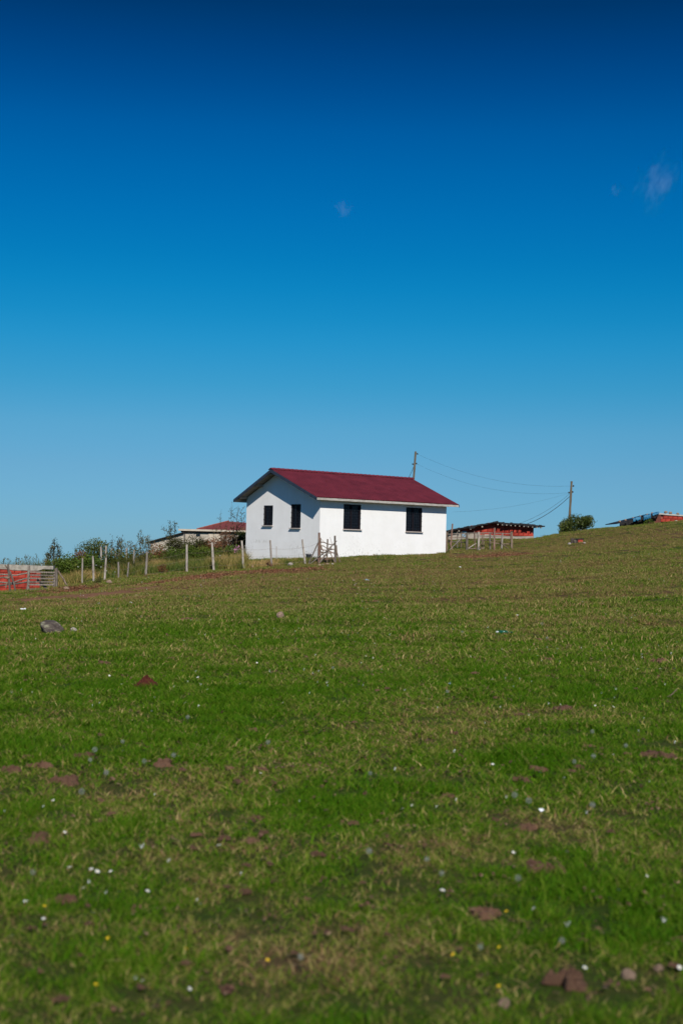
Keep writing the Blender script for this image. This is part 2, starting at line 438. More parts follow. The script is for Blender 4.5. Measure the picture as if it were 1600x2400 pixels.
def wall_material():
    t = NT('white_render'); o = t.obj()
    sep = t.n('ShaderNodeSeparateXYZ'); t.l(o, sep.inputs[0])
    u, v, h = sep.outputs
    base = t.ramp(t.noise(o, 1.3, 6, .6), [(.25, (.79, .79, .78)), (.7, (.86, .865, .865))])
    mp = t.n('ShaderNodeMapping'); mp.inputs['Scale'].default_value = (5, 5, .35); t.l(o, mp.inputs['Vector'])
    streak = t.mapr(t.noise(mp.outputs[0], 1.6, 4, .6), .52, .75)
    hi = t.mapr(h, 1.0, 3.0, .25, 1.0)
    base = t.mix(t.math('MULTIPLY', streak, t.math('MULTIPLY', hi, .12)), base, (.50, .49, .44))
    # damp and peeling along the foot of the walls
    foot = t.math('ADD', t.mapr(h, .4, .95, 1, 0), t.math('MULTIPLY', t.mapr(h, .7, 1.35, 1, 0), .35))
    sp_ = t.mapr(t.noise(o, 9, 6, .75), .55, .66)
    mp2 = t.n('ShaderNodeMapping'); mp2.inputs['Scale'].default_value = (16, 16, 3); t.l(o, mp2.inputs['Vector'])
    sp2 = t.mapr(t.noise(mp2.outputs[0], 1.0, 5, .7), .56, .7)
    big = t.mapr(t.noise(o, .9, 3, .5), .42, .6)
    f = t.math('MULTIPLY', foot, t.math('MULTIPLY', t.math('MAXIMUM', sp_, sp2), big), True)
    base = t.mix(t.math('MULTIPLY', f, .78), base, (.20, .19, .16))
    # a spattered run below the nearer long-wall window, a grey smear on the gable
    du = t.math('ABSOLUTE', t.math('SUBTRACT', u, 2.35)); dr = t.math('MULTIPLY', t.mapr(du, .12, .45, 1, 0), t.mapr(h, 1.2, 1.55, 1, 0))
    dr = t.math('MULTIPLY', dr, t.mapr(v, .05, .1, 1, 0))
    base = t.mix(t.math('MULTIPLY', t.math('MULTIPLY', dr, t.mapr(t.noise(o, 7, 5, .7), .56, .66)), .35), base, (.3, .29, .26))
    dv = t.math('MULTIPLY', t.mapr(t.math('ABSOLUTE', t.math('SUBTRACT', v, 4.5)), .3, .85, 1, 0), t.mapr(t.math('ABSOLUTE', t.math('SUBTRACT', h, .93)), .02, .12, 1, 0))
    base = t.mix(t.math('MULTIPLY', t.math('MULTIPLY', dv, t.mapr(t.noise(o, 6, 4, .7), .42, .6)), .4), base, (.32, .30, .25))
    t.pbsdf(base, .9, .2, t.bump(t.noise(o, 35, 5, .7), .35, .01))
    return t.mat

M = {}
M['ground'] = ground_material()
M['grass'] = grass_material()
M['wall'] = wall_material()
M['roof'] = pmat('red_roof_sheet', (.098, .014, .021), (.16, .023, .034), 1.6, rough=.55, spec=.3)
M['navy'] = pmat('navy_bargeboard', (.020, .032, .055), (.035, .05, .08), 5, rough=.6)
M['oldboard'] = pmat('weathered_board', (.20, .17, .14), (.36, .32, .27), 4, rough=.9, stretch=(1, 1, 6))
M['fascia'] = pmat('pale_fascia', (.27, .255, .23), (.50, .48, .44), 3.5, rough=.8, stretch=(1, 4, 4))
M['pane'] = pmat('dark_window_pane', (.006, .009, .016), (.012, .016, .026), 3, rough=.12, spec=.5)
M['grille'] = pmat('dark_iron_grille', (.006, .008, .013), (.011, .014, .022), 9, rough=.55, spec=.25)
M['rosette'] = pmat('worn_grille_knot', (.012, .018, .026), (.024, .033, .045), 9, rough=.5)
M['wframe'] = pmat('dark_plum_frame', (.016, .010, .013), (.03, .018, .021), 7, rough=.5)
M['sill'] = pmat('pale_stone_sill', (.42, .35, .32), (.58, .52, .48), 7)
M['post'] = pmat('silvered_wood', (.13, .11, .09), (.29, .255, .22), 9, (.43, .39, .345), .9, bump=.01, stretch=(2, 2, .4), rnd=.25)
M['postgrey'] = pmat('grey_weathered_wood', (.07, .057, .046), (.155, .13, .11), 9, (.25, .22, .19), .9, bump=.01, stretch=(2, 2, .5), rnd=.25)
M['postdark'] = pmat('brown_wood', (.07, .05, .038), (.17, .125, .09), 9, (.27, .21, .16), .9, bump=.01, stretch=(2, 2, .5), rnd=.25)
M['postpink'] = pmat('red_brown_wood', (.10, .058, .046), (.20, .12, .095), 8, (.29, .20, .16), .9, bump=.01, stretch=(2, 2, .5), rnd=.2)
M['pole'] = pmat('tarred_pole', (.085, .07, .05), (.17, .14, .10), 5, rough=.9, stretch=(3, 3, .3))
M['wire'] = pmat('black_cable', (.012, .012, .014), (.03, .03, .03), 4, rough=.6)
M['barb'] = pmat('rusty_wire', (.10, .07, .05), (.20, .16, .13), 6, rough=.7)
M['brick'] = pmat('red_hollow_brick', (.24, .021, .013), (.32, .036, .022), 6, (.36, .07, .05), .9, bump=.01, rnd=.22)
M['mortar'] = pmat('smeared_mortar', (.20, .045, .035), (.30, .11, .085), 5, rough=.95)
M['plaster'] = pmat('grey_plaster', (.19, .16, .135), (.29, .255, .22), 3.5, (.36, .32, .28), .95, bump=.01)
M['concrete'] = pmat('rough_concrete', (.16, .145, .12), (.30, .275, .235), 7, (.42, .39, .335), .95, bump=.015)
M['pale'] = pmat('pale_block_wall', (.27, .24, .20), (.40, .365, .31), 2.2, (.48, .44, .385), .95)
M['slab'] = pmat('cream_slab', (.40, .35, .28), (.52, .46, .38), 3, rough=.9)
M['redtile'] = pmat('faded_red_roof', (.12, .028, .028), (.18, .046, .044), 4, rough=.8)
M['tar'] = pmat('black_roofing_felt', (.008, .008, .010), (.022, .021, .022), 3, rough=.75, bump=.02)
M['tarp'] = pmat('blue_tarpaulin', (.012, .10, .20), (.02, .17, .30), 3, rough=.5, bump=.03)
M['bark'] = pmat('grey_brown_bark', (.05, .038, .028), (.12, .09, .065), 14, rough=.95)
M['stone'] = pmat('field_stone', (.16, .13, .11), (.32, .28, .24), 6, (.46, .43, .38), .95, bump=.03)
M['boulder'] = pmat('lichened_boulder', (.030, .025, .022), (.075, .06, .052), 4, (.30, .29, .20), .95, bump=.03)
M['pinkstone'] = pmat('pinkish_stone', (.18, .12, .085), (.30, .215, .155), 7, rough=.95, bump=.02)
M['dung'] = pmat('dry_dung', (.050, .024, .014), (.118, .062, .038), 18, (.19, .115, .075), .95, bump=.012, rnd=.2)
M['molehill'] = pmat('red_earth', (.022, .006, .004), (.085, .020, .012), 22, (.15, .045, .025), .95, bump=.03)
M['white'] = pmat('white_petal', (.48, .51, .50), (.64, .66, .65), 12, rough=.8)
M['yellow'] = pmat('yellow_floret', (.55, .36, .01), (.72, .50, .02), 12, rough=.7)
M['stalk'] = pmat('green_stalk', (.05, .09, .015), (.09, .13, .03), 8)
M['down'] = pmat('seed_down', (.19, .22, .19), (.30, .33, .30), 9, rough=.9)
M['litter'] = leafmat('dead_bracken', (.10, .035, .018), (.26, .115, .055), (.42, .28, .16), .15)
M['crumb'] = leafmat('brown_flecks', (.06, .028, .018), (.16, .085, .055), (.30, .21, .13), .1)
M['shrub'] = leafmat('shrub_leaf', (.026, .040, .007), (.10, .12, .018), (.22, .19, .045))
M['darkleaf'] = leafmat('dark_sapling_leaf', (.02, .03, .010), (.075, .075, .02), (.17, .11, .04))
M['bramble'] = leafmat('bramble_leaf', (.03, .06, .008), (.10, .155, .018), (.20, .20, .04))
M['rusty'] = leafmat('rusty_leaf', (.08, .036, .018), (.23, .10, .045), (.32, .21, .08))
M['laurel'] = leafmat('glossy_leaf', (.02, .034, .006), (.08, .11, .018), (.19, .19, .04), spec=.35, rough=.45)
M['tall'] = leafmat('tall_grass_blade', (.075, .125, .02), (.26, .22, .055), (.46, .31, .13), .3)
M['weed'] = leafmat('weed_leaf', (.04, .055, .012), (.12, .125, .028), (.25, .17, .065))
M['pinkpetal'] = pmat('pink_petal', (.5, .18, .35), (.65, .28, .48), 9)
M['bucket'] = pmat('dark_grey_plastic', (.02, .024, .03), (.04, .046, .055), 5, rough=.5)
M['glass'] = pmat('green_bottle', (.005, .06, .035), (.012, .10, .06), 8, rough=.15, spec=.6)
M['paper'] = pmat('white_litter', (.6, .63, .66), (.78, .80, .82), 8)
M['bluelit'] = pmat('pale_blue_litter', (.16, .26, .36), (.26, .38, .48), 8)
M['porcelain'] = pmat('insulator', (.35, .35, .36), (.5, .5, .5), 8, rough=.3)

# ------------------------------------------------------------------ ground
def build_ground():
    a1 = np.concatenate([np.linspace(-180, -60, 25)[:-1], np.linspace(-60, -19, 42)[:-1], np.linspace(-19, 19, 330), np.linspace(19, 60, 42)[1:], np.linspace(60, 180, 25)[1:]])
    d1 = np.concatenate([[.4, .8, 1.3, 2.0, 2.8], np.geomspace(3.6, 100, 330), np.geomspace(104, 9000, 40)])
    A, D = np.meshgrid(np.radians(a1), d1)
    X, Y = np.sin(A) * D, np.cos(A) * D
    Z = gz(X, Y)
    n, m = X.shape
    V = np.stack([X, Y, Z], -1).reshape(-1, 3)
    i, j = np.meshgrid(np.arange(n - 1), np.arange(m - 1), indexing='ij')
    Q = np.stack([i * m + j, i * m + j + 1, (i + 1) * m + j + 1, (i + 1) * m + j], -1).reshape(-1, 4)[:, ::-1]
    c0 = len(V); V = np.vstack([V, [[0, 0, float(gz(0., 0.))]]])
    tri = [(c0, k, k + 1) for k in range(m - 1)]
    me = np_mesh('ground', V, quads=Q, mat=M['ground'], attrs={'lush': lush_at(V[:, 0], V[:, 1]), 'litter': litter_at(V[:, 0], V[:, 1])})
    me.polygons.foreach_set('use_smooth', [True] * len(me.polygons))
    o = link_mesh('ground', me); tag(o, 'short grazed meadow rising gently to a grassy hill', 'ground', kind='structure')
build_ground()

# ------------------------------------------------------------------ the white house
HX, HY, HZ, HA = -0.991, 66.004, 0.946, rad(41.107)
HL, HW = 8.306, 5.615
RV, RH, EH, EO, OG, OG2, LO = HW * .549, 4.419, 3.039, .376, .551, .539, .042
house = thing('house', (HX, HY, HZ), 'white rendered house with dark red ribbed roof and dark grilled windows', 'house', HA)
S_F = (RH - EH) / (RV + EO); S_B = (RH - (EH - LO)) / (HW + EO - RV)
def roof_h(v): return RH - (RV - v) * S_F if v < RV else RH - (v - RV) * S_B
T_R = .13                                         # roof build-up below the sheet
def wall_piece(name, length, base, top, openings, axis, fixed, out_sign, gable=False):
    """outer skin with recessed openings; axis 0: wall runs along u at v = fixed; axis 1: runs along v at u = fixed"""
    mb = MB(); dep = .14
    def P(s, h, inward=0.0):
        return (s, fixed - out_sign * inward, h) if axis == 0 else (fixed - out_sign * inward, s, h)
    ss = sorted({0.0, length, *[o[0] for o in openings], *[o[0] + o[1] for o in openings]} | ({RV} if gable else set()))
    hs = sorted({base, top, *[o[2] for o in openings], *[o[2] + o[3] for o in openings]})
    for s0, s1 in zip(ss, ss[1:]):
        for h0, h1 in zip(hs, hs[1:]):
            sc_, hc = (s0 + s1) / 2, (h0 + h1) / 2
            if any(o[0] < sc_ < o[0] + o[1] and o[2] < hc < o[2] + o[3] for o in openings): continue
            mb.add([P(s0, h0), P(s1, h0), P(s1, h1), P(s0, h1)], [(0, 1, 2, 3)])
    if gable:
        for s0, s1 in zip(ss, ss[1:]):
            mb.add([P(s0, top), P(s1, top), P(s1, roof_h(s1) - T_R), P(s0, roof_h(s0) - T_R)], [(0, 1, 2, 3)])
    for s0, w, h0, hh in openings:
        c = [(s0, h0), (s0 + w, h0), (s0 + w, h0 + hh), (s0, h0 + hh)]
        for (a, b), (c2, d2) in zip(c, c[1:] + c[:1]):
            mb.add([P(a, b), P(c2, d2), P(c2, d2, dep), P(a, b, dep)], [(0, 1, 2, 3)])
    # inner skin gives the wall its thickness
    mb.add([P(0, base, .2), P(length, base, .2), P(length, top, .2), P(0, top, .2)], [(0, 1, 2, 3)])
    return mb.build(name, M['wall'], house)
WIN_F = [(1.448, 1.093, 1.591, 1.176), (5.509, 1.093, 1.585, 1.182)]
WIN_G = [(3.52, .724, 1.70, .973), (1.405, .724, 1.586, 1.131)]
wf_top, wb_top = roof_h(0) - T_R, roof_h(HW) - T_R
wall_piece('wall', HL, -.9, wf_top, WIN_F, 0, 0.0, -1)
wall_piece('wall', HW, -.9, min(wf_top, wb_top) - .02, WIN_G, 1, 0.0, -1, gable=True)
wall_piece('wall', HL, -.9, wb_top, [], 0, HW, 1)
wall_piece('wall', HW, -.9, min(wf_top, wb_top) - .02, [], 1, HL, 1, gable=True)

def window(s0, w, h0, hh, axis):
    def P(s, h, out): return (s, -out, h) if axis == 0 else (-out, s, h)
    def bx(mb, s, h, ws, wh, d, out):
        c = P(s, h, out); mb.box(c, (ws, d, wh) if axis == 0 else (d, ws, wh))
    mb = MB(); bx(mb, s0 + w / 2, h0 + hh / 2, w - .01, hh - .01, .02, -.125)
    win = mb.build('window', M['pane'], house)
    fr = MB(); t = .05
    bx(fr, s0 + t / 2 + .004, h0 + hh / 2, t, hh - .012, .06, -.075); bx(fr, s0 + w - t / 2 - .004, h0 + hh / 2, t, hh - .012, .06, -.075)
    bx(fr, s0 + w / 2, h0 + t / 2 + .006, w - 2 * t - .012, t, .06, -.075); bx(fr, s0 + w / 2, h0 + hh - t / 2 - .006, w - 2 * t - .012, t, .06, -.075)
    bx(fr, s0 + w / 2, h0 + hh / 2, .04, hh - 2 * t - .016, .05, -.08)
    fr.build('frame', M['wframe'], win)
    g = MB(); k = MB(); nv, nh = max(4, round(w / .13)), round(hh / .13)
    for i in range(nv + 1): bx(g, s0 + .02 + (w - .04) * i / nv, h0 + hh / 2, .018, hh - .02, .018, -.012)
    for j in range(nh + 1): bx(g, s0 + w / 2, h0 + .02 + (hh - .04) * j / nh, w - .02, .018, .014, -.030)
    for i in range(nv):
        for j in range(nh):
            bx(g, s0 + .02 + (w - .04) * (i + .5) / nv, h0 + .02 + (hh - .04) * (j + .5) / nh, .075, .012, .012, -.046)
    for i in range(nv + 1):
        for j in range(nh + 1):
            if (i + j) % 2 == 0: bx(k, s0 + .02 + (w - .04) * i / nv, h0 + .02 + (hh - .04) * j / nh, .036, .036, .012, .004)
    gr = g.build('grille', M['grille'], win)
    tag(k.build('rosettes', M['rosette'], win), kind='stuff')
    sl = MB(); bx(sl, s0 + w / 2, h0 - .018, w + .07, .036, .19, .0)
    sl.build('sill', M['sill'], win)
for q in WIN_F: window(*q, 0)
for q in WIN_G: window(*q, 1)

def roof_sheet(front):
    v_e = -EO if front else HW + EO; h_e = EH if front else EH - LO
    per = .17; u0, u1 = -OG, HL + OG2
    prof = []; u = u0
    while u < u1 - .001:
        for a, b in ((0, 0), (.36, 0), (.41, .046), (.94, .046)):
            if u + a * per <= u1: prof.append((u + a * per, b))
        u += per
    nrm = Vector((0, h_e - RH, v_e - RV)).normalized()
    nrm = Vector((0, -(h_e - RH), (v_e - RV))); nrm = nrm if nrm.z > 0 else -nrm; nrm.normalize()
    V = []; Fc = []; rows = 7; n = len(prof)
    for lay in (0, -.012):
        for r in range(rows):
            t = r / (rows - 1)
            for (uu, b) in prof:
                sag = -.012 * math.sin(uu * .9 + (0 if front else 2)) * t
                p = Vector((uu, RV + (v_e - RV) * t, RH + (h_e - RH) * t + sag)) + nrm * (b + lay - .046)
                V.append(p)
    for lay in range(2):
        for r in range(rows - 1):
            for i in range(n - 1):
                a = lay * rows * n + r * n + i
                q = (a, a + 1, a + n + 1, a + n); Fc.append(q if lay == 0 else q[::-1])
    o = rows * n
    for i in range(n - 1):
        Fc.append(((rows - 1) * n + i, (rows - 1) * n + i + 1, o + (rows - 1) * n + i + 1, o + (rows - 1) * n + i))
    for r in range(rows - 1):
        for i in (0, n - 1): Fc.append((r * n + i, (r + 1) * n + i, o + (r + 1) * n + i, o + r * n + i))
    mb = MB(); mb.add(V, Fc); return mb
roof = roof_sheet(True).build('roof', M['roof'], house)
roof_sheet(False).build('roof_slope', M['roof'], roof)
mb = MB(); u = -OG - .02
while u < HL + OG2:                               # ridge capping, scalloped like the tiles it imitates
    e = min(u + .29, HL + OG2 + .02); z1, z2 = .035, .055
    for sv, S in ((-1, S_F), (1, S_B)):
        mb.add([(u, RV, RH + z1), (e, RV, RH + z2), (e, RV + sv * .16, RH - .16 * S + z2 - .01), (u, RV + sv * .16, RH - .16 * S + z1 - .01),
                (u, RV, RH + z1 - .02), (e, RV, RH + z2 - .02), (e, RV + sv * .16, RH - .16 * S + z2 - .03), (u, RV + sv * .16, RH - .16 * S + z1 - .03)],
               [(0, 1, 2, 3), (4, 7, 6, 5), (3, 2, 6, 7), (0, 3, 7, 4), (1, 5, 6, 2)])
    u += .28
mb.build('ridge_cap', M['roof'], roof)
for ue, sgn in ((-OG, -1), (HL + OG2, 1)):        # bargeboards at both gables
    for v_e, h_e in ((-EO, EH), (HW + EO, EH - LO)):
        mb = MB(); d0, d1 = -.035, -.19
        mb.prism([(ue + sgn * .002, RV, RH + d0), (ue + sgn * .002, v_e, h_e + d0), (ue + sgn * .002, v_e, h_e + d1 + .02), (ue + sgn * .002, RV, RH + d1)], (-sgn * .03, 0, 0))
        mb.build('bargeboard', M['navy'], roof)
mb = MB(); mb.box(((HL + OG2 - OG) / 2, -EO + .02, EH - .10), (HL + OG + OG2 - .07, .03, .10)); mb.build('fascia', M['fascia'], roof)
mb = MB(); mb.box(((HL + OG2 - OG) / 2, HW + EO - .02, EH - LO - .10), (HL + OG + OG2 - .07, .03, .13)); mb.build('fascia', M['fascia'], roof)
for front in (True, False):                       # boarded underside, board by board where the photo shows it
    v_e, h_e = (-EO + .03, roof_h(-EO + .03)) if front else (HW + EO - .03, roof_h(HW + EO - .03))
    nb = 14
    for i in range(nb):
        t0, t1 = i / nb + .004, (i + 1) / nb - .004
        mb = MB()
        q = [(-OG + .035, RV + (v_e - RV) * t, RH + (h_e - RH) * t - .062) for t in (t0, t1)]
        mb.prism([q[0], q[1], (HL + OG2 - .035, q[1][1], q[1][2]), (HL + OG2 - .035, q[0][1], q[0][2])], (0, 0, -.02))
        mb.build('soffit_board', M['oldboard'], roof)
for t in (.06, .45, .86):
    for v_e, h_e in ((-EO, EH), (HW + EO, EH - LO)):
        for ua, ub in ((-OG + .06, -.005), (HL + .005, HL + OG2 - .06)):
            v, h = RV + (v_e - RV) * t, RH + (h_e - RH) * t
            mb = MB(); mb.box(((ua + ub) / 2, v, h - .145), (ub - ua, .10, .12)); mb.build('purlin', M['oldboard'], roof)
for i in range(11):                               # rafter tails under the long eave
    mb = MB(); uu = .2 + i * (HL - .4) / 10
    mb.bar((uu, -.005, roof_h(0) - .14), (uu, -EO + .05, roof_h(-EO + .05) - .14), .06, .09); mb.build('rafter_tail', M['oldboard'], roof)

# ------------------------------------------------------------------ other buildings
def wpt(px, py, d): return Vector(at(px, py, d))

# grey building with a hipped red roof, left of the house
DB = 95.0
L0, L1 = wpt(430, 1244, DB), wpt(612, 1246, DB)
gb = float(gz(L0.x, DB)) - .6
ob = thing('grey_building', ((L0.x + L1.x) / 2, DB, gb), 'low pale building with red hipped roof behind shrubs left of white house', 'building')
w_ = L1.x - L0.x; h_ = L0.z - gb
mb = MB(); mb.box((0, 3, h_ / 2), (w_, 6, h_)); mb.build('wall', M['pale'], ob)
mb = MB(); mb.box((-.05, 3, h_ + .06), (w_ + .5, 6.5, .12)); mb.build('roof_slab', M['slab'], ob)
mb = MB(); mb.box((-.05, 3, h_ - .05), (w_ + .2, 6.2, .10)); mb.build('painted_slab_shadow', M['tar'], ob)  # dark strip stands in for the shadow cast under the slab
pk, lf = wpt(536, 1222, DB + 3), wpt(462, 1238, DB)
xk, xl = pk.x - ob.location.x, lf.x - ob.location.x
zt = h_ + .12; zk = pk.z - gb
mb = MB(); mb.add([(xl, .1, zt), (w_ / 2, .1, zt), (w_ / 2, 6, zt), (xl, 6, zt), (xk, 3, zk), (w_ / 2 - .3, 3, zk - .1)],
                  [(0, 1, 5, 4), (1, 2, 5), (2, 3, 4, 5), (3, 0, 4), (0, 3, 2, 1)])
rf = mb.build('roof', M['redtile'], ob)
mb = MB(); mb.tube([(xl, .1, zt + .02), (xk, 3, zk + .02)], .06, 6); mb.build('hip_ridge', M['mortar'], rf)
mb = MB()
for i in range(9):
    x0 = xl + .6 + (w_ / 2 - xl - .8) * i / 9
    mb.bar((x0, .12, zt + .012), (max(xk, xl + (x0 - xl) * 1.0) if x0 > xk else x0, .1 + 2.9 * min(1, (x0 - xl) / max(.1, xk - xl)), zt + (zk - zt) * min(1, (x0 - xl) / max(.1, xk - xl)) + .012), .05, .03)
mb.build('roof_ribs', M['redtile'], rf)
p1 = wpt(464.5, 1253, DB); mb = MB(); mb.box((p1.x - ob.location.x, -.002, p1.z - gb), (.28, .03, .24)); mb.build('window', M['pane'], ob)
for pxj in (453, 489):
    p1 = wpt(pxj, 1255, DB); mb = MB(); mb.box((p1.x - ob.location.x, -.012, h_ / 2), (.06, .04, h_ - .02)); mb.build('wall_joint', M['concrete'], ob)
p1, p2 = wpt(490, 1248, DB), wpt(517, 1270, DB)
mb = MB(); mb.box(((p1.x + p2.x) / 2 - ob.location.x, -.02, (p1.z + p2.z) / 2 - gb), (p2.x - p1.x, .05, p1.z - p2.z)); mb.build('plaster_panel', M['slab'], ob)

a0, a1 = wpt(350, 1269, DB - 1), wpt(431, 1248, DB - 1)
ge = float(gz(a0.x, DB)) - .6
ln = thing('lean_to_shed', ((a0.x + a1.x) / 2, DB - 1, ge), 'pale lean-to shed with dark sloping roof edge beyond the thin leaning sapling', 'shed')
lx = ln.location.x
mb = MB(); mb.prism([(a0.x - lx + .1, 0, 0), (a1.x - lx, 0, 0), (a1.x - lx, 0, a1.z - ge - .08), (a0.x - lx + .1, 0, a0.z - ge - .08)], (0, 4, 0)); mb.build('wall', M['pale'], ln)
mb = MB(); mb.bar((a0.x - lx - .15, 2, a0.z - ge - .07), (a1.x - lx, 2, a1.z - ge - .0), 4.4, .07); mb.build('roof', M['tar'], ln)

def brick_face(parent, x0, x1, zlo, zhi, y, bw=.29, bh=.185, gap=.02, keep=None, seed=1, mat='brick'):
    """bricks laid course by course as parts of the wall; zlo / zhi are functions of x"""
    r = random.Random(seed)
    b = MB(); b.box((0, 0, 0), (bw, .09, bh)); ref = b.build('brick', M[mat], parent); me = ref.data
    first = True; z = min(zlo(x0), zlo(x1)); row = 0; cnt = 0
    top = max(zhi(x0 + (x1 - x0) * k / 20) for k in range(21))
    while z < top:
        x = x0 + (bw / 2 if row % 2 == 0 else bw / 2 + (bw + gap) / 2) - (0 if row % 2 == 0 else 0)
        while x + bw / 2 <= x1 + .02:
            if z + bh * .75 < zhi(x) and z + bh * .4 > zlo(x) and (keep is None or keep(x, z + bh / 2)) and cnt < 300:
                o = ref if first else link_mesh('brick', me, parent)
                o.location = (x, y + r.uniform(-.012, .006), z + bh / 2); o.rotation_euler = (r.uniform(-.02, .02), r.uniform(-.012, .012), r.uniform(-.02, .02))
                first = False; cnt += 1
            x += bw + gap
        z += bh + gap; row += 1

# red brick barn beyond the house
DR = 92.0
def bx_(px, py): return wpt(px, py, DR)
base = float(gz(bx_(1150, 1260).x, DR)) - .6
barn = thing('barn', (bx_(1150, 1260).x, DR, base), 'long red brick barn with black felt roof behind the paddock fence', 'barn')
ox = barn.location.x
xl_, xr_, xp_ = bx_(1012, 1250).x - ox, bx_(1249.5, 1250).x - ox, bx_(1155, 1224).x - ox
zL, zP, zR = bx_(1012, 1252).z - base, bx_(1155, 1226.5).z - base, bx_(1249.5, 1236).z - base
def rz_(x): return zL + (zP - zL) * (x - xl_) / (xp_ - xl_) if x < xp_ else zP + (zR - zP) * (x - xp_) / (xr_ - xp_)
mb = MB(); mb.prism([(xl_, 0, 0), (xr_, 0, 0), (xr_, 0, zR), (xp_, 0, zP), (xl_, 0, zL)], (0, 7, 0)); mb.build('wall', M['mortar'], barn)
pl = [(1012, 1240), (1066, 1246.5), (1204, 1257), (1204.5, 1257.5), (1250, 1256.5)]
plx = [bx_(*q).x - ox for q in pl]; plz = [bx_(*q).z - base for q in pl]
def plz_(x): return float(np.interp(x, plx, plz))
mb = MB(); mb.prism([(xl_, -.02, .02), (xr_ + .004, -.02, .02)] + [(x, -.02, z) for x, z in reversed(list(zip(plx, plz)))], (0, -.06, 0)); mb.build('plaster_band', M['plaster'], barn)
brick_face(barn, xl_, xr_, plz_, lambda x: rz_(x) + .06, -.03, seed=3)
mb = MB()
slope_ends = [(-.95, None), (xr_ + .72, None)]
tipR = (bx_(1274, 1232.5).x - ox, bx_(1274, 1232.5).z - base); tipL = (bx_(1005, 1251).x - ox, bx_(1005, 1251).z - base)
pkz = bx_(1155, 1223.5).z - base
mb.prism([(tipL[0], -.45, tipL[1]), (xp_, -.45, pkz), (tipR[0], -.45, tipR[1]), (tipR[0], -.45, tipR[1] - .07), (xp_, -.45, pkz - .09), (tipL[0], -.45, tipL[1] - .09)], (0, 8, 0))
brf = mb.build('roof', M['tar'], barn)
mb = MB(); r = random.Random(5)
x = tipL[0] + .05
while x < tipR[0] - .3:                           # torn felt hanging over the verge
    w = r.uniform(.12, .45); z0 = float(np.interp(x + w / 2, [tipL[0], xp_, tipR[0]], [tipL[1], pkz, tipR[1]]))
    hgt = (r.uniform(.04, .10) if x < xp_ else r.uniform(.07, .16)) + (.10 if r.random() < .12 else 0)
    mb.box((x + w / 2, -.47 + r.uniform(-.02, .02), z0 - hgt / 2 + r.uniform(.0, .05)), (w * .98, .02, hgt), R=Matrix.Rotation(r.uniform(-.05, .05) - (math.atan2(pkz - tipL[1], xp_ - tipL[0]) if x < xp_ else math.atan2(tipR[1] - pkz, tipR[0] - xp_)), 3, 'Y'))
    x += w
mb.build('felt_edge', M['tar'], brf)
for k in range(11):
    xx = xp_ + .25 + k * (tipR[0] - xp_ - .5) / 10; z0 = float(np.interp(xx, [xp_, tipR[0]], [pkz, tipR[1]]))
    b = MB(); b.box((xx, -.36, z0 - .15), (.07, .36, .06)); b.build('purlin', M['oldboard'], barn)
for k in range(5):
    xx = tipL[0] + .4 + k * (xp_ - tipL[0] - .4) / 5; z0 = float(np.interp(xx, [tipL[0], xp_], [tipL[1], pkz]))
    b = MB(); b.box((xx, -.32, z0 - .17), (.085, .28, .08)); b.build('purlin', M['oldboard'], barn)
q = bx_(1211, 1243); b = MB(); b.box((q.x - ox, -.075, q.z - base), (.13, .02, .16)); b.build('vent_hole', M['tar'], barn)
q = bx_(1197.5, 1247.5); b = MB(); b.box((q.x - ox, -.09, q.z - base), (.16, .03, .14)); b.build('vent_hole', M['tar'], barn)
q = bx_(1087, 1252); b = MB(); b.box((q.x - ox, -.10, q.z - base), (.28, .04, .4)); b.build('hatch', M['bluelit'], barn)

# brick hut with a tarpaulin lean-to on the hilltop
DH = 92.0
def hx_(px, py, dd=0.0): return wpt(px, py, DH + dd)
hb = float(gz(hx_(1560, 1220).x, DH)) - .5
hut = thing('hut', (hx_(1547, 1220).x, DH, hb), 'small red brick hut with blue tarpaulin lean-to on the hilltop', 'hut')
ox = hut.location.x
x1 = hx_(1672, 1215).x - ox; z0, z1 = hx_(1547, 1205.5).z - hb, hx_(1672, 1215).z - hb
mb = MB(); mb.prism([(0, 0, 0), (x1, 0, 0), (x1, 0, z1), (0, 0, z0)], (0, 4, 0)); mb.build('wall', M['mortar'], hut)
brick_face(hut, 0.0, x1, lambda x: .3, lambda x: z0 + (z1 - z0) * x / x1 - .03, -.035, seed=8)
e0, e1 = hx_(1541, 1203.5), hx_(1680, 1214)
mb = MB(); mb.bar((e0.x - ox, 1.98, e0.z - hb), (e1.x - ox, 1.98, e1.z - hb), 4.14, .05); hr = mb.build('roof', M['tar'], hut)
mb = MB(); mb.bar((e0.x - ox, -.12, e0.z - hb - .02), (e1.x - ox, -.12, e1.z - hb - .02), .04, .09); mb.build('verge_board', M['fascia'], hr)
t0, t1 = hx_(1441.5, 1227.5), hx_(1540, 1203)
mb = MB(); mb.bar((t0.x - ox, 1.6, t0.z - hb), (t1.x - ox, 1.6, t1.z - hb), 4.0, .05); lean = mb.build('lean_to_roof', M['tar'], hut)
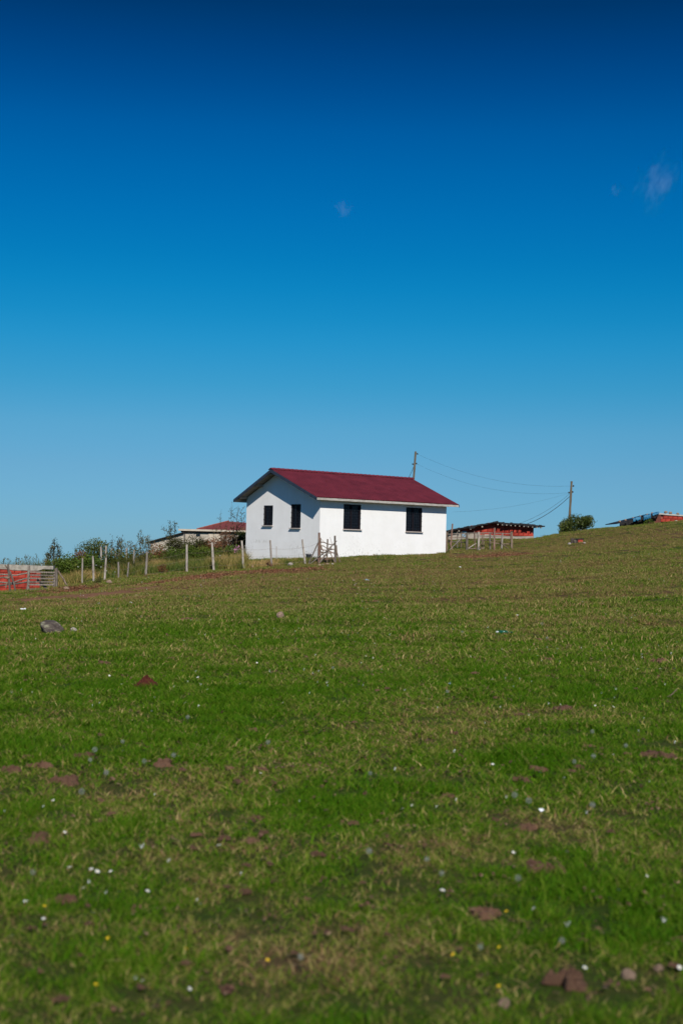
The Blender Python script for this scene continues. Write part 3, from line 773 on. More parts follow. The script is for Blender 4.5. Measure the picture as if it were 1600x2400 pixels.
# tarpaulin: draped sheets with folds, hanging over the front edge
def tarp(s0, s1, drop, seed):
    r = random.Random(seed); n = 12; V = []; Fc = []
    for i in range(n + 1):
        s = s0 + (s1 - s0) * i / n; p = t0 + (t1 - t0) * s; dz = r.uniform(0, .05)
        dr = drop * r.uniform(.55, 1.1)
        for (yy, zz) in ((1.6, .05), (.4, .05 + dz), (-.44, .06 + dz), (-.50, -.03), (-.49 + r.uniform(-.04, .04), -dr)):
            V.append((p.x - ox, yy, p.z - hb + zz))
    for i in range(n):
        for k in range(4): Fc.append((i * 5 + k, i * 5 + k + 1, (i + 1) * 5 + k + 1, (i + 1) * 5 + k))
    m = MB(); m.add(V, Fc); o = m.build('tarpaulin', M['tarp'], lean)
    md = o.modifiers.new('thickness', 'SOLIDIFY'); md.thickness = .008
tarp(.38, .56, .15, 1); tarp(.63, .80, .22, 2); tarp(.84, 1.0, .07, 3)
def tarfold(s0, s1, drop, seed):
    r = random.Random(seed); m = MB(); s = s0
    while s < s1:
        w = .05; p = t0 + (t1 - t0) * s; h = drop * r.uniform(.5, 1.2)
        m.box((p.x - ox, -.41 + r.uniform(-.02, .02), p.z - hb - h / 2), (.16, .02, h)); s += w
    m.build('felt_edge', M['tar'], lean)
tarfold(.1, 1.0, .22, 4)
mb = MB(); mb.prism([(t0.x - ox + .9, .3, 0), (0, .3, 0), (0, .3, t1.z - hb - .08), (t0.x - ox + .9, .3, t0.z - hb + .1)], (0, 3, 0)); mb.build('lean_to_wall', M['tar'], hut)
mb = MB(); mb.box((-.42, -.05, .5), (.8, .08, 1.4)); mb.build('lean_to_panel', pmat('dark_red_shaded_brick', (.09, .03, .022), (.15, .05, .035), 5), hut)  # wall in shade: the shade is put into the darkened brick colour

# ------------------------------------------------------------------ stones
def rock_mesh(name, mat, seed, flat=.6, sub=2, rough=.28):
    import bmesh
    bm = bmesh.new(); bmesh.ops.create_icosphere(bm, subdivisions=sub, radius=.5)
    r = random.Random(seed); offs = [(Vector((r.uniform(-1, 1), r.uniform(-1, 1), r.uniform(-1, 1))).normalized(), r.uniform(.28, .45)) for _ in range(9)]
    for v in bm.verts:
        d = v.co.normalized()
        for n_, lim in offs:                       # facets, as a broken stone has
            k = v.co.dot(n_)
            if k > lim: v.co -= n_ * (k - lim) * .7
        v.co *= 1 + rough * .45 * (r.random() - .5)
        v.co.z *= flat
    me = bpy.data.meshes.new(name); bm.to_mesh(me); bm.free(); me.materials.append(mat)
    return me
def rock(px, py, wpx, hpx, label, mat='stone', seed=1, group=None, sub=2, sink=.18, name='stone', cat='stone'):
    p = on_ground(px, py); s = wpx / F * p[1]; h = hpx / F * p[1]
    me = rock_mesh(name, M[mat], seed, 1.0, sub)
    o = link_mesh(name, me, None, (p[0], p[1], p[2] + h * (.5 - sink)), (.15 * math.sin(seed), .2 * math.cos(seed * 2.1), seed * 1.3), (s, s * .75, h * 1.15))
    return tag(o, label, cat, group)
rock(122, 1484, 76, 32, 'dark boulder with pale lichen lying in the meadow', 'boulder', 31, sub=3, name='boulder', cat='boulder')
rock(173, 1480, 17, 12, 'small pale stone beside the dark boulder', 'stone', 5)
rock(656, 1450, 25, 19, 'pinkish pointed stone beside a brown tuft in mid meadow', 'pinkstone', 6)
rock(257, 1369, 17, 11, 'pinkish stone at the foot of the white fence posts', 'pinkstone', 7)
rock(681, 1327, 17, 10, 'pale stone on the red litter before the wire fence', 'stone', 8)
rock(592, 1331, 9, 7, 'little pinkish stone near the post by the gable corner', 'pinkstone', 9)
for k, (x, y, w, h) in enumerate(((749, 1327, 10, 6), (757, 1327, 9, 7), (768, 1325, 11, 7), (779, 1325, 10, 6))):
    rock(x, y, w, h, 'buff stone in the row under the stick gate', 'pinkstone' if k < 3 else 'stone', 10 + k, 'stones under the stick gate')
rock(158, 1383, 18, 8, 'flat reddish stone right of the field gate', 'pinkstone', 15)
rock(232, 1417, 9, 6, 'tiny pale stone in the meadow below the field gate', 'stone', 16)
rock(321, 1398, 11, 5, 'flat buff stone below the row of white posts', 'pinkstone', 17)
rock(1334, 1277, 13, 6, 'pale slab leaning by the charred block hearth', 'stone', 18)
rock(1368, 1274, 8, 4, 'small grey stone right of the charred block hearth', 'stone', 19)
rock(1180, 2368, 34, 30, 'round pinkish stone near the bottom edge of the meadow', 'pinkstone', 20, sub=3)
rock(1471, 2298, 40, 30, 'pinkish stone right of the largest dung pat', 'pinkstone', 21, sub=3)
rock(1542, 2280, 26, 20, 'smaller dusky pink stone by the lower right edge', 'pinkstone', 22, sub=3)
rock(829, 1363, 10, 5, 'pinkish chip of stone in the meadow below the house', 'pinkstone', 23)
for i, (px, py, dd) in enumerate(((1451, 1222, -.2), (1464.5, 1219, -.1), (1482, 1214, 0), (1499, 1210, 0), (1516, 1206, 0), (1527, 1203, 0), (1559, 1200.5, 0), (1570, 1202, 0), (1587, 1204.5, 0))):
    p = hx_(px, py, .3); s = .2 if i < 6 else .27
    me = rock_mesh('stone', M['pinkstone'], 40 + i, 1.0, 2)
    o = link_mesh('stone', me, None, (p.x, p.y, p.z), (0, 0, i), (s, s * .9, s * .72))
    tag(o, 'reddish stone weighing down the lean-to roof of the hilltop hut' if i < 6 else 'larger reddish stone weighing down the brick hut roof', 'stone',
        'stones holding down the hut lean-to' if i < 6 else 'stones on the hut roof')

# little hearth of charred blocks on the slope
p = on_ground(1352, 1272)
pit = thing('hearth', p, 'small hearth of charred blocks on the grassy slope below the bush', 'hearth')
for (x, y, z, w, h, m) in ((-.27, 0, .09, .16, .26, 'boulder'), (-.02, .12, .10, .30, .22, 'boulder'), (.16, -.02, .07, .24, .16, 'brick'), (-.12, -.1, .06, .18, .14, 'boulder'), (.12, .05, .19, .44, .07, 'tar')):
    b = MB(); b.box((x, y, z), (w, .18, h), rz=random.uniform(-.2, .2)); b.build('block', M[m], pit)

# ------------------------------------------------------------------ fences
def stick(mb, pts, r0, r1, n=7, bend=.02, wob=.12):
    pts = [Vector(p) for p in pts]
    out = []
    for a, b in zip(pts, pts[1:]):
        L = (b - a).length; k = max(2, int(L / .25))
        for i in range(k):
            out.append(a.lerp(b, i / k) + Vector((random.uniform(-1, 1), random.uniform(-1, 1), random.uniform(-1, 1))) * (bend * L * .35 if i or out else 0))
    out.append(pts[-1]); m = len(out)
    mb.tube(out, [(r0 + (r1 - r0) * i / (m - 1)) * random.uniform(.9, 1.1) for i in range(m)], n, True, wob)

def post_part(parent, top, bot, d, r, mat='post', extra=.25, nm='post'):
    a, b = wpt(top[0], top[1], d), wpt(bot[0], bot[1], d)
    b = b + (b - a).normalized() * extra
    mb = MB(); stick(mb, [b, a], r * 1.1, r * .88, 8, .012, .1)
    return mb.build(nm, M[mat], parent, world=True, smooth=False)

FRONT = [((194, 1308), (193, 1373), 60.5, .035), ((218, 1303), (220, 1369), 61, .05), ((249, 1307), (245, 1366), 61.5, .042), ((278, 1317), (278, 1369), 61.5, .042),
         ((302, 1318), (298, 1366), 62, .038), ((345, 1293), (342, 1357), 62, .05), ((438, 1276), (438, 1341), 62.5, .052), ((497, 1272), (501, 1335), 63, .05),
         ((567, 1267), (571, 1333), 63, .048), ((633, 1266), (637, 1332), 63.2, .045), ((708, 1264), (716, 1327), 63.5, .045)]
p0 = on_ground(440, 1341)
wf = thing('wire_fence', p0, 'row of silvery wooden posts with barbed wire left of the house', 'fence')
for a, b, d, r in FRONT: post_part(wf, a, b, d, r)
def fence_wire(fr, posts, end=None):
    pts = []
    for a, b, d, r in posts:
        A, B = wpt(*a, d), wpt(*b, d); pts.append(A.lerp(B, fr) + Vector((0, -r * 1.05, 0)))
    if end is not None: pts.append(end)
    out = []
    for a, b in zip(pts, pts[1:]):
        for i in range(5):
            t = i / 5; out.append(a.lerp(b, t) - Vector((0, 0, .05 * 4 * t * (1 - t))))
    out.append(pts[-1])
    mb = MB(); mb.tube(out, .0045, 4)
    mb.build('barbed_wire', M['barb'], wf, world=True)
for fr, yy in ((.3, 1271), (.55, 1287), (.82, 1303)): fence_wire(fr, FRONT, wpt(746.5, yy, 64))

BACK = [((237, 1281), (238, 1331), 68, .045), ((249, 1279), (248, 1331), 68, .045), ((262, 1285), (260, 1331), 67.5, .045), ((272, 1291), (268, 1330), 67.5, .04),
        ((281, 1287), (279, 1330), 67, .045), ((297, 1284), (296.5, 1330), 67, .048), ((315, 1289), (312.5, 1334), 66, .042)]
p0 = on_ground(280, 1340)
bf = thing('post_row', p0, 'second row of pale posts half sunk in the brush behind', 'fence')
for a, b, d, r in BACK: post_part(bf, a, b, d, r)

b0 = wpt(648, 1280, 66.3); b1 = wpt(648, 1310, 66.3)
mb = MB(); mb.tube([b1, b0], .022, 6); tag(mb.build('stake', M['fascia'], None, base=tuple(b1)), 'thin white stake standing against the gable wall', 'stake')

# stick gate by the house corner
SG = 64.0
def z7(x, y): return (640 + x / 7.84, 1220 + y / 7.84)
def w7(x, y, dd=0.0): return wpt(*z7(x, y), SG + dd)
sgate = thing('stick_gate', on_ground(767, 1322), 'rickety hurdle of crooked sticks by the near house corner', 'gate')
def s7(nm, mat, r0, r1, pts, dd=0.0, bend=.03):
    mb = MB(); stick(mb, [w7(x, y, dd + (q[0] if q else 0)) for x, y, *q in pts], r0 * 1.2, r1 * 1.25, 6, bend, .14); mb.build(nm, M[mat], sgate, world=True)
s7('post', 'postpink', .045, .042, [(835, 850), (840, 500), (846, 222)], 0, .01)
s7('post', 'postdark', .035, .022, [(858, 760, .05), (868, 500, .05), (871, 318, .05)])
s7('post', 'postdark', .03, .028, [(990, 760), (995, 500), (1001, 340)], .04)
s7('post', 'postgrey', .04, .036, [(1143, 840), (1139, 500), (1134, 278)])
s7('post', 'postdark', .03, .026, [(1165, 680, .03), (1160, 455, .03)])
s7('brace', 'postgrey', .026, .02, [(638, 832, -.3), (740, 600, -.15), (855, 345, -.04)])
s7('brace', 'postgrey', .026, .022, [(640, 832, -.3), (740, 750, -.2), (815, 690, -.06)])
s7('brace', 'postgrey', .026, .018, [(828, 668, -.06), (960, 580, -.08), (1070, 470, -.08), (1168, 372, -.05)])
s7('brace', 'postgrey', .034, .022, [(830, 815, -.06), (925, 670, -.08), (1010, 575, -.08), (1085, 450, -.08)])
s7('brace', 'postdark', .02, .02, [(1165, 560, -.02), (1215, 720, -.1), (1270, 845, -.2)])
s7('brace', 'postgrey', .018, .014, [(830, 810, -.08), (905, 720, -.1), (1010, 580, -.1)])
s7('brace', 'postdark', .024, .016, [(1130, 760, -.05), (1060, 620, -.05), (1030, 560, -.05)])
for y0, pts in enumerate(([(862, 392), (930, 400), (1000, 430), (1130, 452)], [(865, 460), (930, 470), (985, 510), (1130, 530)], [(868, 520), (920, 540), (980, 545), (1125, 525)],
                          [(860, 575), (960, 590), (1050, 600), (1120, 590)], [(850, 690), (960, 690), (1060, 680), (1170, 672)], [(860, 705), (1000, 712), (1160, 705)],
                          [(870, 560), (900, 600), (940, 660)], [(865, 420), (890, 500), (930, 590)], [(1040, 565), (1120, 605)])):
    s7('rail', ('postdark', 'postdark', 'postpink')[y0 % 3], .021, .014, [(x, y, .02) for x, y in pts], 0, .04)
s7('twig', 'postpink', .009, .005, [(1085, 440), (1062, 370), (1045, 305)])
s7('twig', 'postpink', .008, .004, [(870, 345), (915, 365), (930, 400)])
s7('twig', 'postdark', .012, .006, [(850, 480), (890, 600), (925, 640)])

# paddock fence right of the house
PF = 75.0
def z5(x, y): return (940 + x / 3.5636, 1040 + y / 3.5636)
def w5(x, y, dd=0.0): return wpt(*z5(x, y), PF + dd)
pf = thing('paddock_fence', on_ground(1120, 1289), 'rough paddock of crooked poles and rails right of the house', 'fence')
def s5(nm, mat, r0, r1, pts, dd=0.0, bend=.03):
    mb = MB(); stick(mb, [w5(x, y, dd) for x, y in pts], r0, r1, 6, bend, .12); mb.build(nm, M[mat], pf, world=True)
for (xa, ya, xb, yb, r, m, dd) in ((377, 740, 376, 925, .07, 'postdark', -2.6), (427, 668, 412, 845, .045, 'postpink', -1.5), (467, 735, 467, 865, .03, 'postgrey', 1.5), (503, 735, 498, 860, .03, 'postdark', 1.5),
        (547, 742, 546, 892, .075, 'postgrey', -1.0), (608, 730, 617, 875, .035, 'postpink', 1.0), (645, 735, 645, 888, .075, 'post', -.6), (675, 742, 671, 875, .03, 'postdark', .8), (688, 742, 687, 875, .03, 'postdark', .8),
        (740, 748, 740, 885, .05, 'postgrey', 0), (778, 702, 774, 885, .05, 'postpink', -.2), (843, 748, 835, 895, .048, 'post', -.6), (920, 735, 921, 893, .06, 'postdark', -.5), (912, 740, 914, 800, .04, 'postpink', .0)):
    s5('post', m, r, r * .85, [(xb, yb + 6), (xa, ya)], dd, .012)
for pts, r, dd in (([(370, 758), (470, 752), (560, 748), (700, 745), (925, 752)], .028, 0), ([(370, 818), (470, 820), (545, 824)], .03, -.5), ([(550, 800), (650, 806), (740, 808), (840, 812)], .025, .4), ([(740, 822), (840, 838), (930, 836)], .025, -.2),
                   ([(560, 876), (640, 876), (690, 876)], .025, -.4), ([(640, 770), (740, 772), (920, 770)], .02, 1.2), ([(370, 785), (540, 782)], .02, .6)):
    s5('rail', 'postdark' if r < .027 else 'postgrey', r, r * .8, pts, dd, .02)
for pts, r, m in (([(388, 790), (415, 860), (447, 922)], .035, 'postpink'), ([(398, 893), (470, 820), (542, 748)], .03, 'post'), ([(560, 874), (625, 832)], .028, 'post'), ([(830, 830), (905, 885)], .025, 'postdark'), ([(690, 800), (640, 872)], .02, 'postdark'), ([(745, 760), (775, 800)], .02, 'post')):
    s5('brace', m, r, r * .8, pts, -.9, .02)

# left pole fence, field gate, low brick wall
GD = 57.0
def z3(x, y): return (x / 5.227, 1180 + y / 5.227)
def w3(x, y, dd=0.0): return wpt(*z3(x, y), GD + dd)
lfen = thing('pole_fence', on_ground(30, 1396), 'fence of gnarled grey poles before the low red brick wall', 'fence')
def s3(par, nm, mat, r0, r1, pts, dd=0.0, bend=.025, n=7):
    mb = MB(); stick(mb, [w3(x, y, dd) for x, y in pts], r0, r1, n, bend, .15); mb.build(nm, M[mat], par, world=True)
s3(lfen, 'post', 'postgrey', .05, .04, [(132, 1130), (118, 980), (112, 870), (104, 745)], 0, .02)
s3(lfen, 'post', 'postgrey', .038, .028, [(205, 1150), (180, 1000), (150, 900), (128, 830)], -.15)
s3(lfen, 'post', 'postdark', .03, .02, [(118, 830), (95, 795), (62, 750)], .02)
s3(lfen, 'post', 'postgrey', .045, .04, [(-180, 1130), (-190, 780)], 0)
for pts, r in (([(-260, 872), (0, 868), (110, 872), (200, 882), (350, 850)], .036), ([(-260, 930), (0, 912), (110, 898)], .032), ([(-260, 960), (0, 962), (110, 972), (180, 968), (240, 940), (350, 915)], .034),
               ([(-260, 1030), (0, 1005), (120, 990), (200, 985), (350, 958)], .038), ([(-260, 1120), (0, 1110), (110, 1095), (240, 1085), (300, 1112)], .032)):
    s3(lfen, 'rail', random.choice(['postgrey', 'postdark']), r, r * .8, pts, .06, .03)
s3(lfen, 'brace', 'postdark', .05, .045, [(60, 905), (95, 915), (120, 910)], -.03)
s3(lfen, 'brace', 'postdark', .03, .03, [(75, 1030), (90, 960)], -.03)
gp = thing('gate_post', on_ground(66, 1397), 'grey post at the hinge side of the field gate', 'post')
s3(gp, 'shaft', 'postgrey', .06, .045, [(332, 1140), (345, 1000), (358, 760)], .02, .01)
gp = thing('gate_post', on_ground(132, 1392), 'pale propped post at the latch side of the field gate', 'post')
s3(gp, 'shaft', 'postgrey', .055, .045, [(690, 1130), (697, 790)], 0, .008)
s3(gp, 'shaft', 'postdark', .03, .03, [(672, 1100), (680, 800)], .08, .01)
s3(gp, 'prop', 'postdark', .045, .035, [(832, 1030), (780, 925), (712, 825)], .05, .02)
gt = thing('field_gate', on_ground(96, 1395), 'weathered grey gate of seven bars at the left pasture edge', 'gate')
def b3(nm, x0, y0, x1, y1, w, h, mat='postgrey', dd=0.0):
    mb = MB(); mb.bar(w3(x0, y0, dd), w3(x1, y1, dd), w, h, up=(0, .999, .02)); mb.build(nm, M[mat], gt, world=True)
b3('stile', 362, 830, 348, 1118, .07, .05); b3('stile', 674, 835, 660, 1112, .07, .05)
for ya, yb in ((838, 846), (876, 884), (916, 921), (960, 960), (994, 995), (1051, 1055), (1102, 1106)):
    b3('bar', 346 + (1110 - ya) * .06, ya, 676 - (yb - 840) * .055, yb, .06, .03, 'postgrey', -.05)
b3('brace', 460, 935, 655, 1108, .09, .03, 'postgrey', .05)

WD = 61.0
wl0, wl1 = wpt(0, 1322.5, WD), wpt(99, 1326, WD)
wb_ = float(gz(wl0.x, WD)) - .3
bw = thing('brick_wall', (wl0.x, WD, wb_), 'low unplastered red brick wall with grey concrete cap by the gate', 'wall')
xa, xb = -3.2, wl1.x - wl0.x; H0, H1 = wl0.z - wb_, wl1.z - wb_
capm = (H1 - H0) / (wl1.x - wl0.x)
mb = MB(); mb.prism([(xa, 0, 0), (xb - .05, 0, 0), (xb - .05, 0, H1 - .22), (xa, 0, H0 + capm * xa - .22)], (0, .16, 0)); mb.build('core', M['mortar'], bw)
brick_face(bw, xa, xb, lambda x: .06, lambda x: H0 + capm * x - .19, -.03, seed=11)
V = []; n = 26; r = random.Random(3); Fc = []
for i in range(n + 1):
    x = xa + (xb + .5 - xa) * i / n; zt_ = H0 + capm * x + r.uniform(-.012, .012); zb = H0 + capm * x - .215 + r.uniform(-.025, .02) + (.06 if x > xb else 0)
    V += [(x, -.1, zb), (x, -.1, zt_), (x, .24, zt_), (x, .24, zb)]
for i in range(n):
    for k in range(4): Fc.append((i * 4 + k, i * 4 + (k + 1) % 4, (i + 1) * 4 + (k + 1) % 4, (i + 1) * 4 + k))
Fc += [(0, 1, 2, 3), (n * 4 + 3, n * 4 + 2, n * 4 + 1, n * 4)]
mb = MB(); mb.add(V, Fc); mb.build('coping', M['concrete'], bw)

# ------------------------------------------------------------------ power poles and cables
def pole(top, mid, d, rad_, label):
    a, m = wpt(*top, d), wpt(*mid, d); dr = (m - a).normalized()
    L = (a.z - float(gz(a.x, a.y)) + .5) / -dr.z; b = a + dr * L
    o = thing('power_pole', (b.x, b.y, b.z), label, 'pole')
    mb = MB(); stick(mb, [b, b.lerp(a, .5), a], rad_ * 1.15, rad_ * .85, 10, .0, .03); mb.build('shaft', M['pole'], o, world=True)
    return o, a
PD1, PD2 = 104.0, 98.0
po1, _ = pole((973.5, 1058), (969, 1121), PD1, .085, 'leaning wooden power pole rising behind the red roof')
po2, _ = pole((1338.5, 1128), (1333, 1227), PD2, .085, 'brown wooden power pole beside the round bush')
def insul(par, px, py, d, pxp):
    c = wpt(px, py, d); e = wpt(pxp, py + .6, d)
    mb = MB(); mb.tube([e, c - Vector((0, 0, .02)), c], .018, 5); q = mb.build('bracket', M['wire'], par, world=True)
    mb = MB(); mb.tube([c + Vector((0, -.01, -.06)), c + Vector((0, -.01, -.03)), c + Vector((0, -.01, .05))], [.03, .055, .045], 7); mb.build('insulator', M['porcelain'] if py < 1080 else M['wire'], q, world=True) if False else mb.build('insulator', M['wire'], par, world=True)
insul(po1, 977.5, 1063.5, PD1, 972); insul(po1, 966.8, 1087.7, PD1, 971); insul(po1, 975.3, 1086.4, PD1, 971)
insul(po2, 1342.7, 1138.8, PD2, 1338); insul(po2, 1332.2, 1154.5, PD2, 1337); insul(po2, 1341, 1152.8, PD2, 1337)
def cable(label, pts, r, cat='cable'):
    mb = MB(); P = [Vector(p) for p in pts]; mb.tube(P, r, 5); tag(mb.build('power_cable', M['wire'], None, base=tuple(P[0])), label, cat)
def sagline(a, da, b, db, sag, n=24):
    A, B = wpt(*a, da), wpt(*b, db)
    return [A.lerp(B, i / n) - Vector((0, 0, sag * 4 * (i / n) * (1 - i / n))) for i in range(n + 1)]
cable('upper thin cable sagging between the two power poles', sagline((977.5, 1064), PD1, (1342, 1139), PD2, .72), .0045)
cable('lower thin cable sagging between the two power poles', sagline((975.3, 1087), PD1, (1332, 1154.5), PD2, .78), .0045)
cable('thick black cable from the right pole down to the barn roof', sagline((1333.5, 1164), PD2, (1225, 1231), 94, .25), .018)
cable('thin cable dropping from the right pole above the thick black one', sagline((1333, 1158), PD2, (1210, 1228.5), 95, .25), .008)
cable('short black cable dropping from the left pole behind the roof', sagline((968.3, 1095), PD1, (945, 1140), 88, .1), .016)
cable('faint cable running from the right pole towards the white house', sagline((1332, 1156), PD2, (1060, 1200), 80, .25), .0035)

# ------------------------------------------------------------------ shrubs, saplings and weeds
def leaves(P, size, rs, tint, up=.3, aspect=.55):
    """one folded diamond leaf per point"""
    n = len(P)
    a = rs.uniform(0, 2 * np.pi, n); el = rs.uniform(-.7, 1.1, n)
    d = np.stack([np.cos(a) * np.cos(el), np.sin(a) * np.cos(el), np.sin(el)], -1)
    q = rs.normal(size=(n, 3)); q[:, 2] += up; s = np.cross(d, q); s /= np.linalg.norm(s, axis=1)[:, None] + 1e-9
    nn = np.cross(s, d)
    L = size * rs.uniform(.65, 1.35, n)[:, None]; W = L * aspect
    V = np.stack([P - d * L * .5, P + s * W * .5 + nn * W * .15, P + d * L * .5, P - s * W * .5 + nn * W * .15], 1).reshape(-1, 3)
    i = np.arange(n)[:, None] * 4
    T = np.concatenate([i + [0, 1, 2], i + [0, 2, 3]], 1).reshape(-1, 3)
    return V, T, np.repeat(tint, 4)

def shrub(name, label, cat, px, py, d, w, h, n, size, mat, seed, lobes=7, dep=.8, group=None, stems=4, slope=0.0, low=.0):
    rs = np.random.default_rng(seed); b = at(px, py, d); b[2] = float(gz(b[0], b[1]))
    o = thing(name, b, label, cat, 0, group)
    C = np.stack([rs.uniform(-.38, .38, lobes) * w, rs.uniform(-.38, .38, lobes) * w * dep, rs.uniform(.25, .72, lobes) * h], -1)
    C[0] = (0, 0, .66 * h); C[:, 2] *= 1 - .55 * np.abs(C[:, 0] / (w * .5)) ** 2
    R = rs.uniform(.22, .36, lobes) * min(w, h * 1.5); R[0] = .34 * h
    k = rs.integers(0, lobes, n); v = rs.normal(size=(n, 3)); v /= np.linalg.norm(v, axis=1)[:, None]
    rr = R[k] * (rs.uniform(.2, 1.0, n) ** .45) * (1 + .22 * rs.normal(size=n) * (rs.random(n) < .3))
    P = C[k] + v * rr[:, None] * np.array([1, 1, .85]); P[:, 2] = np.where(P[:, 2] < low, low + np.abs(rs.normal(size=n)) * .12 * h, P[:, 2])
    P[:, 2] += slope * P[:, 0]
    tone = rs.uniform(0, 1, lobes)[k] * .45 + rs.uniform(0, 1, n) * .45 + .1 * (P[:, 2] / h)
    V, T, t = leaves(P, size, rs, np.clip(tone, 0, 1))
    me = np_mesh('crown', V, T, mat=M[mat], attrs={'tint': t}); link_mesh('crown', me, o)
    for i in range(stems):
        c = C[i % lobes]; mb = MB(); x0 = rs.uniform(-.1, .1)
        mb.tube([(x0 * w, 0, -.1), (c[0] * .5 + x0, c[1] * .5, c[2] * .5 + slope * c[0] * .5), (c[0], c[1], c[2] * 1.05 + slope * c[0])], [.025, .018, .008], 5)
        mb.build('stem', M['bark'], o)
    return o

def sapling(name, label, cat, px, py, d, tip, branches, nleaf, size, mat, seed, r=.02, spread=.12, group=None):
    """tip and branches are offsets (dx, dz) in metres from the base, each branch a list of points; leaves sit along the outer wood"""
    rs = np.random.default_rng(seed); b = at(px, py, d); b[2] = float(gz(b[0], b[1]))
    o = thing(name, b, label, cat, 0, group)
    lines = [([(0, 0, -.1), (tip[0] * .35 + .04, .02, tip[1] * .35), (tip[0] * .7 - .03, -.02, tip[1] * .7), (tip[0], 0, tip[1])], r)]
    for q in branches: lines.append(([(x, rs.uniform(-.15, .15) if i else 0, z) for i, (x, z) in enumerate(q)], r * .6))
    pts = []
    for li, (L, rr) in enumerate(lines):
        mb = MB(); mb.tube(L, [rr * (1 - .75 * i / (len(L) - 1)) for i in range(len(L))], 5)
        mb.build('trunk' if li == 0 else 'branch', M['bark'], o)
        L = np.array(L); seg = np.linalg.norm(np.diff(L, axis=0), axis=1); cum = np.concatenate([[0], np.cumsum(seg)])
        m = int(nleaf * cum[-1]); s = cum[-1] * (rs.random(m) ** .7 if li else .3 + .7 * rs.random(m))
        P = np.stack([np.interp(s, cum, L[:, k]) for k in range(3)], -1)
        twig = rs.normal(size=(m, 3)) * spread * (.35 + rs.random(m)[:, None]); pts.append(P + twig)
        for _ in range(int(cum[-1] * 5)):
            s1 = rs.uniform(.25, .95) * cum[-1]; p = np.array([np.interp(s1, cum, L[:, k]) for k in range(3)])
            e = p + np.array([rs.normal() * spread * 1.5, rs.normal() * spread, abs(rs.normal()) * spread * 2 + .05])
            mb2 = MB(); mb2.tube([p, (p + e) / 2 + rs.normal(size=3) * .01, e], [.006, .005, .003], 4)
            mb.v += []; pts.append(p + (e - p) * rs.random(6)[:, None] + rs.normal(size=(6, 3)) * .02)
            TW.append((o, mb2))
    for (oo, m2) in TW: pass
    tw = MB()
    for oo, m2 in TW:
        tw.add(m2.v, m2.f)
    TW.clear()
    q = tw.build('twigs', M['bark'], o)
    P = np.concatenate(pts); V, T, t = leaves(P, size, rs, rs.random(len(P)))
    link_mesh('crown', np_mesh('crown', V, T, mat=M[mat], attrs={'tint': t}), o)
    return o
TW = []

shrub('bush', 'round dark green bush on the hill crest beside the right power pole', 'bush', 1345, 1246, 85.5, 2.3, .98, 7600, .09, 'laurel', 51, 17, .7, low=.02, slope=.24, stems=5)
shrub('bush', 'tiny dark bush at the foot of the round hill bush', 'bush', 1312, 1253, 85, .4, .25, 160, .06, 'laurel', 52, 3, stems=2)
shrub('bush', 'small olive bush before the lean-to of the hilltop hut', 'bush', 1522, 1228, 88.5, .62, .48, 420, .06, 'bramble', 53, 5, stems=3)
shrub('shrub', 'broad domed shrub behind the left end of the post row', 'shrub', 222, 1335, 69, 2.0, 1.92, 6500, .075, 'shrub', 54, 10, .8)
shrub('shrub', 'brown leafed shrub on the left flank of the domed shrub', 'shrub', 188, 1340, 68.5, 1.2, 1.35, 2600, .07, 'rusty', 55, 7)
shrub('shrub', 'green shrub filling the gap right of the field gate', 'shrub', 158, 1355, 64, 1.5, 1.45, 3600, .08, 'bramble', 56, 9)
shrub('shrub', 'low green shrub behind the leftmost white posts', 'shrub', 212, 1358, 64.5, 1.6, 1.15, 3400, .08, 'bramble', 57, 9)
shrub('shrub', 'dark green shrub behind the leaning posts near the tall weeds', 'shrub', 268, 1352, 66, 1.5, 1.3, 3600, .075, 'shrub', 58, 8)
shrub('shrub', 'bushy olive shrub before the low end of the lean-to shed', 'shrub', 385, 1306, 72, 1.4, 1.25, 3000, .075, 'weed', 66, 8)
shrub('shrub', 'mottled green and brown shrub below the tall weeds', 'shrub', 318, 1330, 68, 1.4, 1.2, 3000, .07, 'weed', 59, 8)
shrub('shrub', 'low rust coloured shrub between the tall weeds and the leaning sapling', 'shrub', 366, 1312, 70, 1.5, 1.35, 3400, .07, 'rusty', 60, 7)
shrub('shrub', 'dark bramble at the foot of the leaning sapling', 'shrub', 412, 1303, 71.5, 1.6, 1.6, 4600, .075, 'darkleaf', 61, 8)
shrub('shrub', 'dark red bramble below the small window of the pale building', 'shrub', 455, 1302, 71.5, 1.6, 1.6, 4400, .075, 'darkleaf', 62, 9)
shrub('shrub', 'russet bramble right of the dark red one before the pale building', 'shrub', 500, 1300, 71.5, 1.5, 1.3, 3600, .07, 'rusty', 63, 8)
shrub('shrub', 'tall rusty shrub before the red hipped roof', 'shrub', 537, 1298, 73, 1.35, 1.75, 3600, .075, 'rusty', 64, 9)
shrub('shrub', 'dark green shrub tucked against the back corner of the white house', 'shrub', 566, 1297, 73, .9, 1.7, 2800, .075, 'shrub', 65, 7)
for i, (x, y, w, h) in enumerate(((350, 1322, 1.3, .85), (395, 1310, 1.5, .95), (440, 1308, 1.6, .95), (490, 1306, 1.6, .9), (540, 1305, 1.4, .85))):
    shrub('shrub', ('low green bramble mat beside the tall white post below the weeds', 'low green bramble mat under the leaning sapling', 'low green bramble mat behind the middle white post',
          'low green bramble mat behind the post before the russet bramble', 'low green bramble mat beside the pink flowers')[i], 'shrub', x, y, 69.5, w, h, 2600, .075, 'bramble', 70 + i, 7, stems=2)
shrub('dry_bush', 'small dry olive bush alone on the pasture before the posts', 'bush', 232, 1384, 58.5, .38, .36, 380, .045, 'weed', 80, 5, stems=3)
shrub('dry_bush', 'dark dry weed bush at the fence between two white posts', 'bush', 380, 1349, 62.3, .5, .48, 420, .05, 'rusty', 81, 5, stems=3)
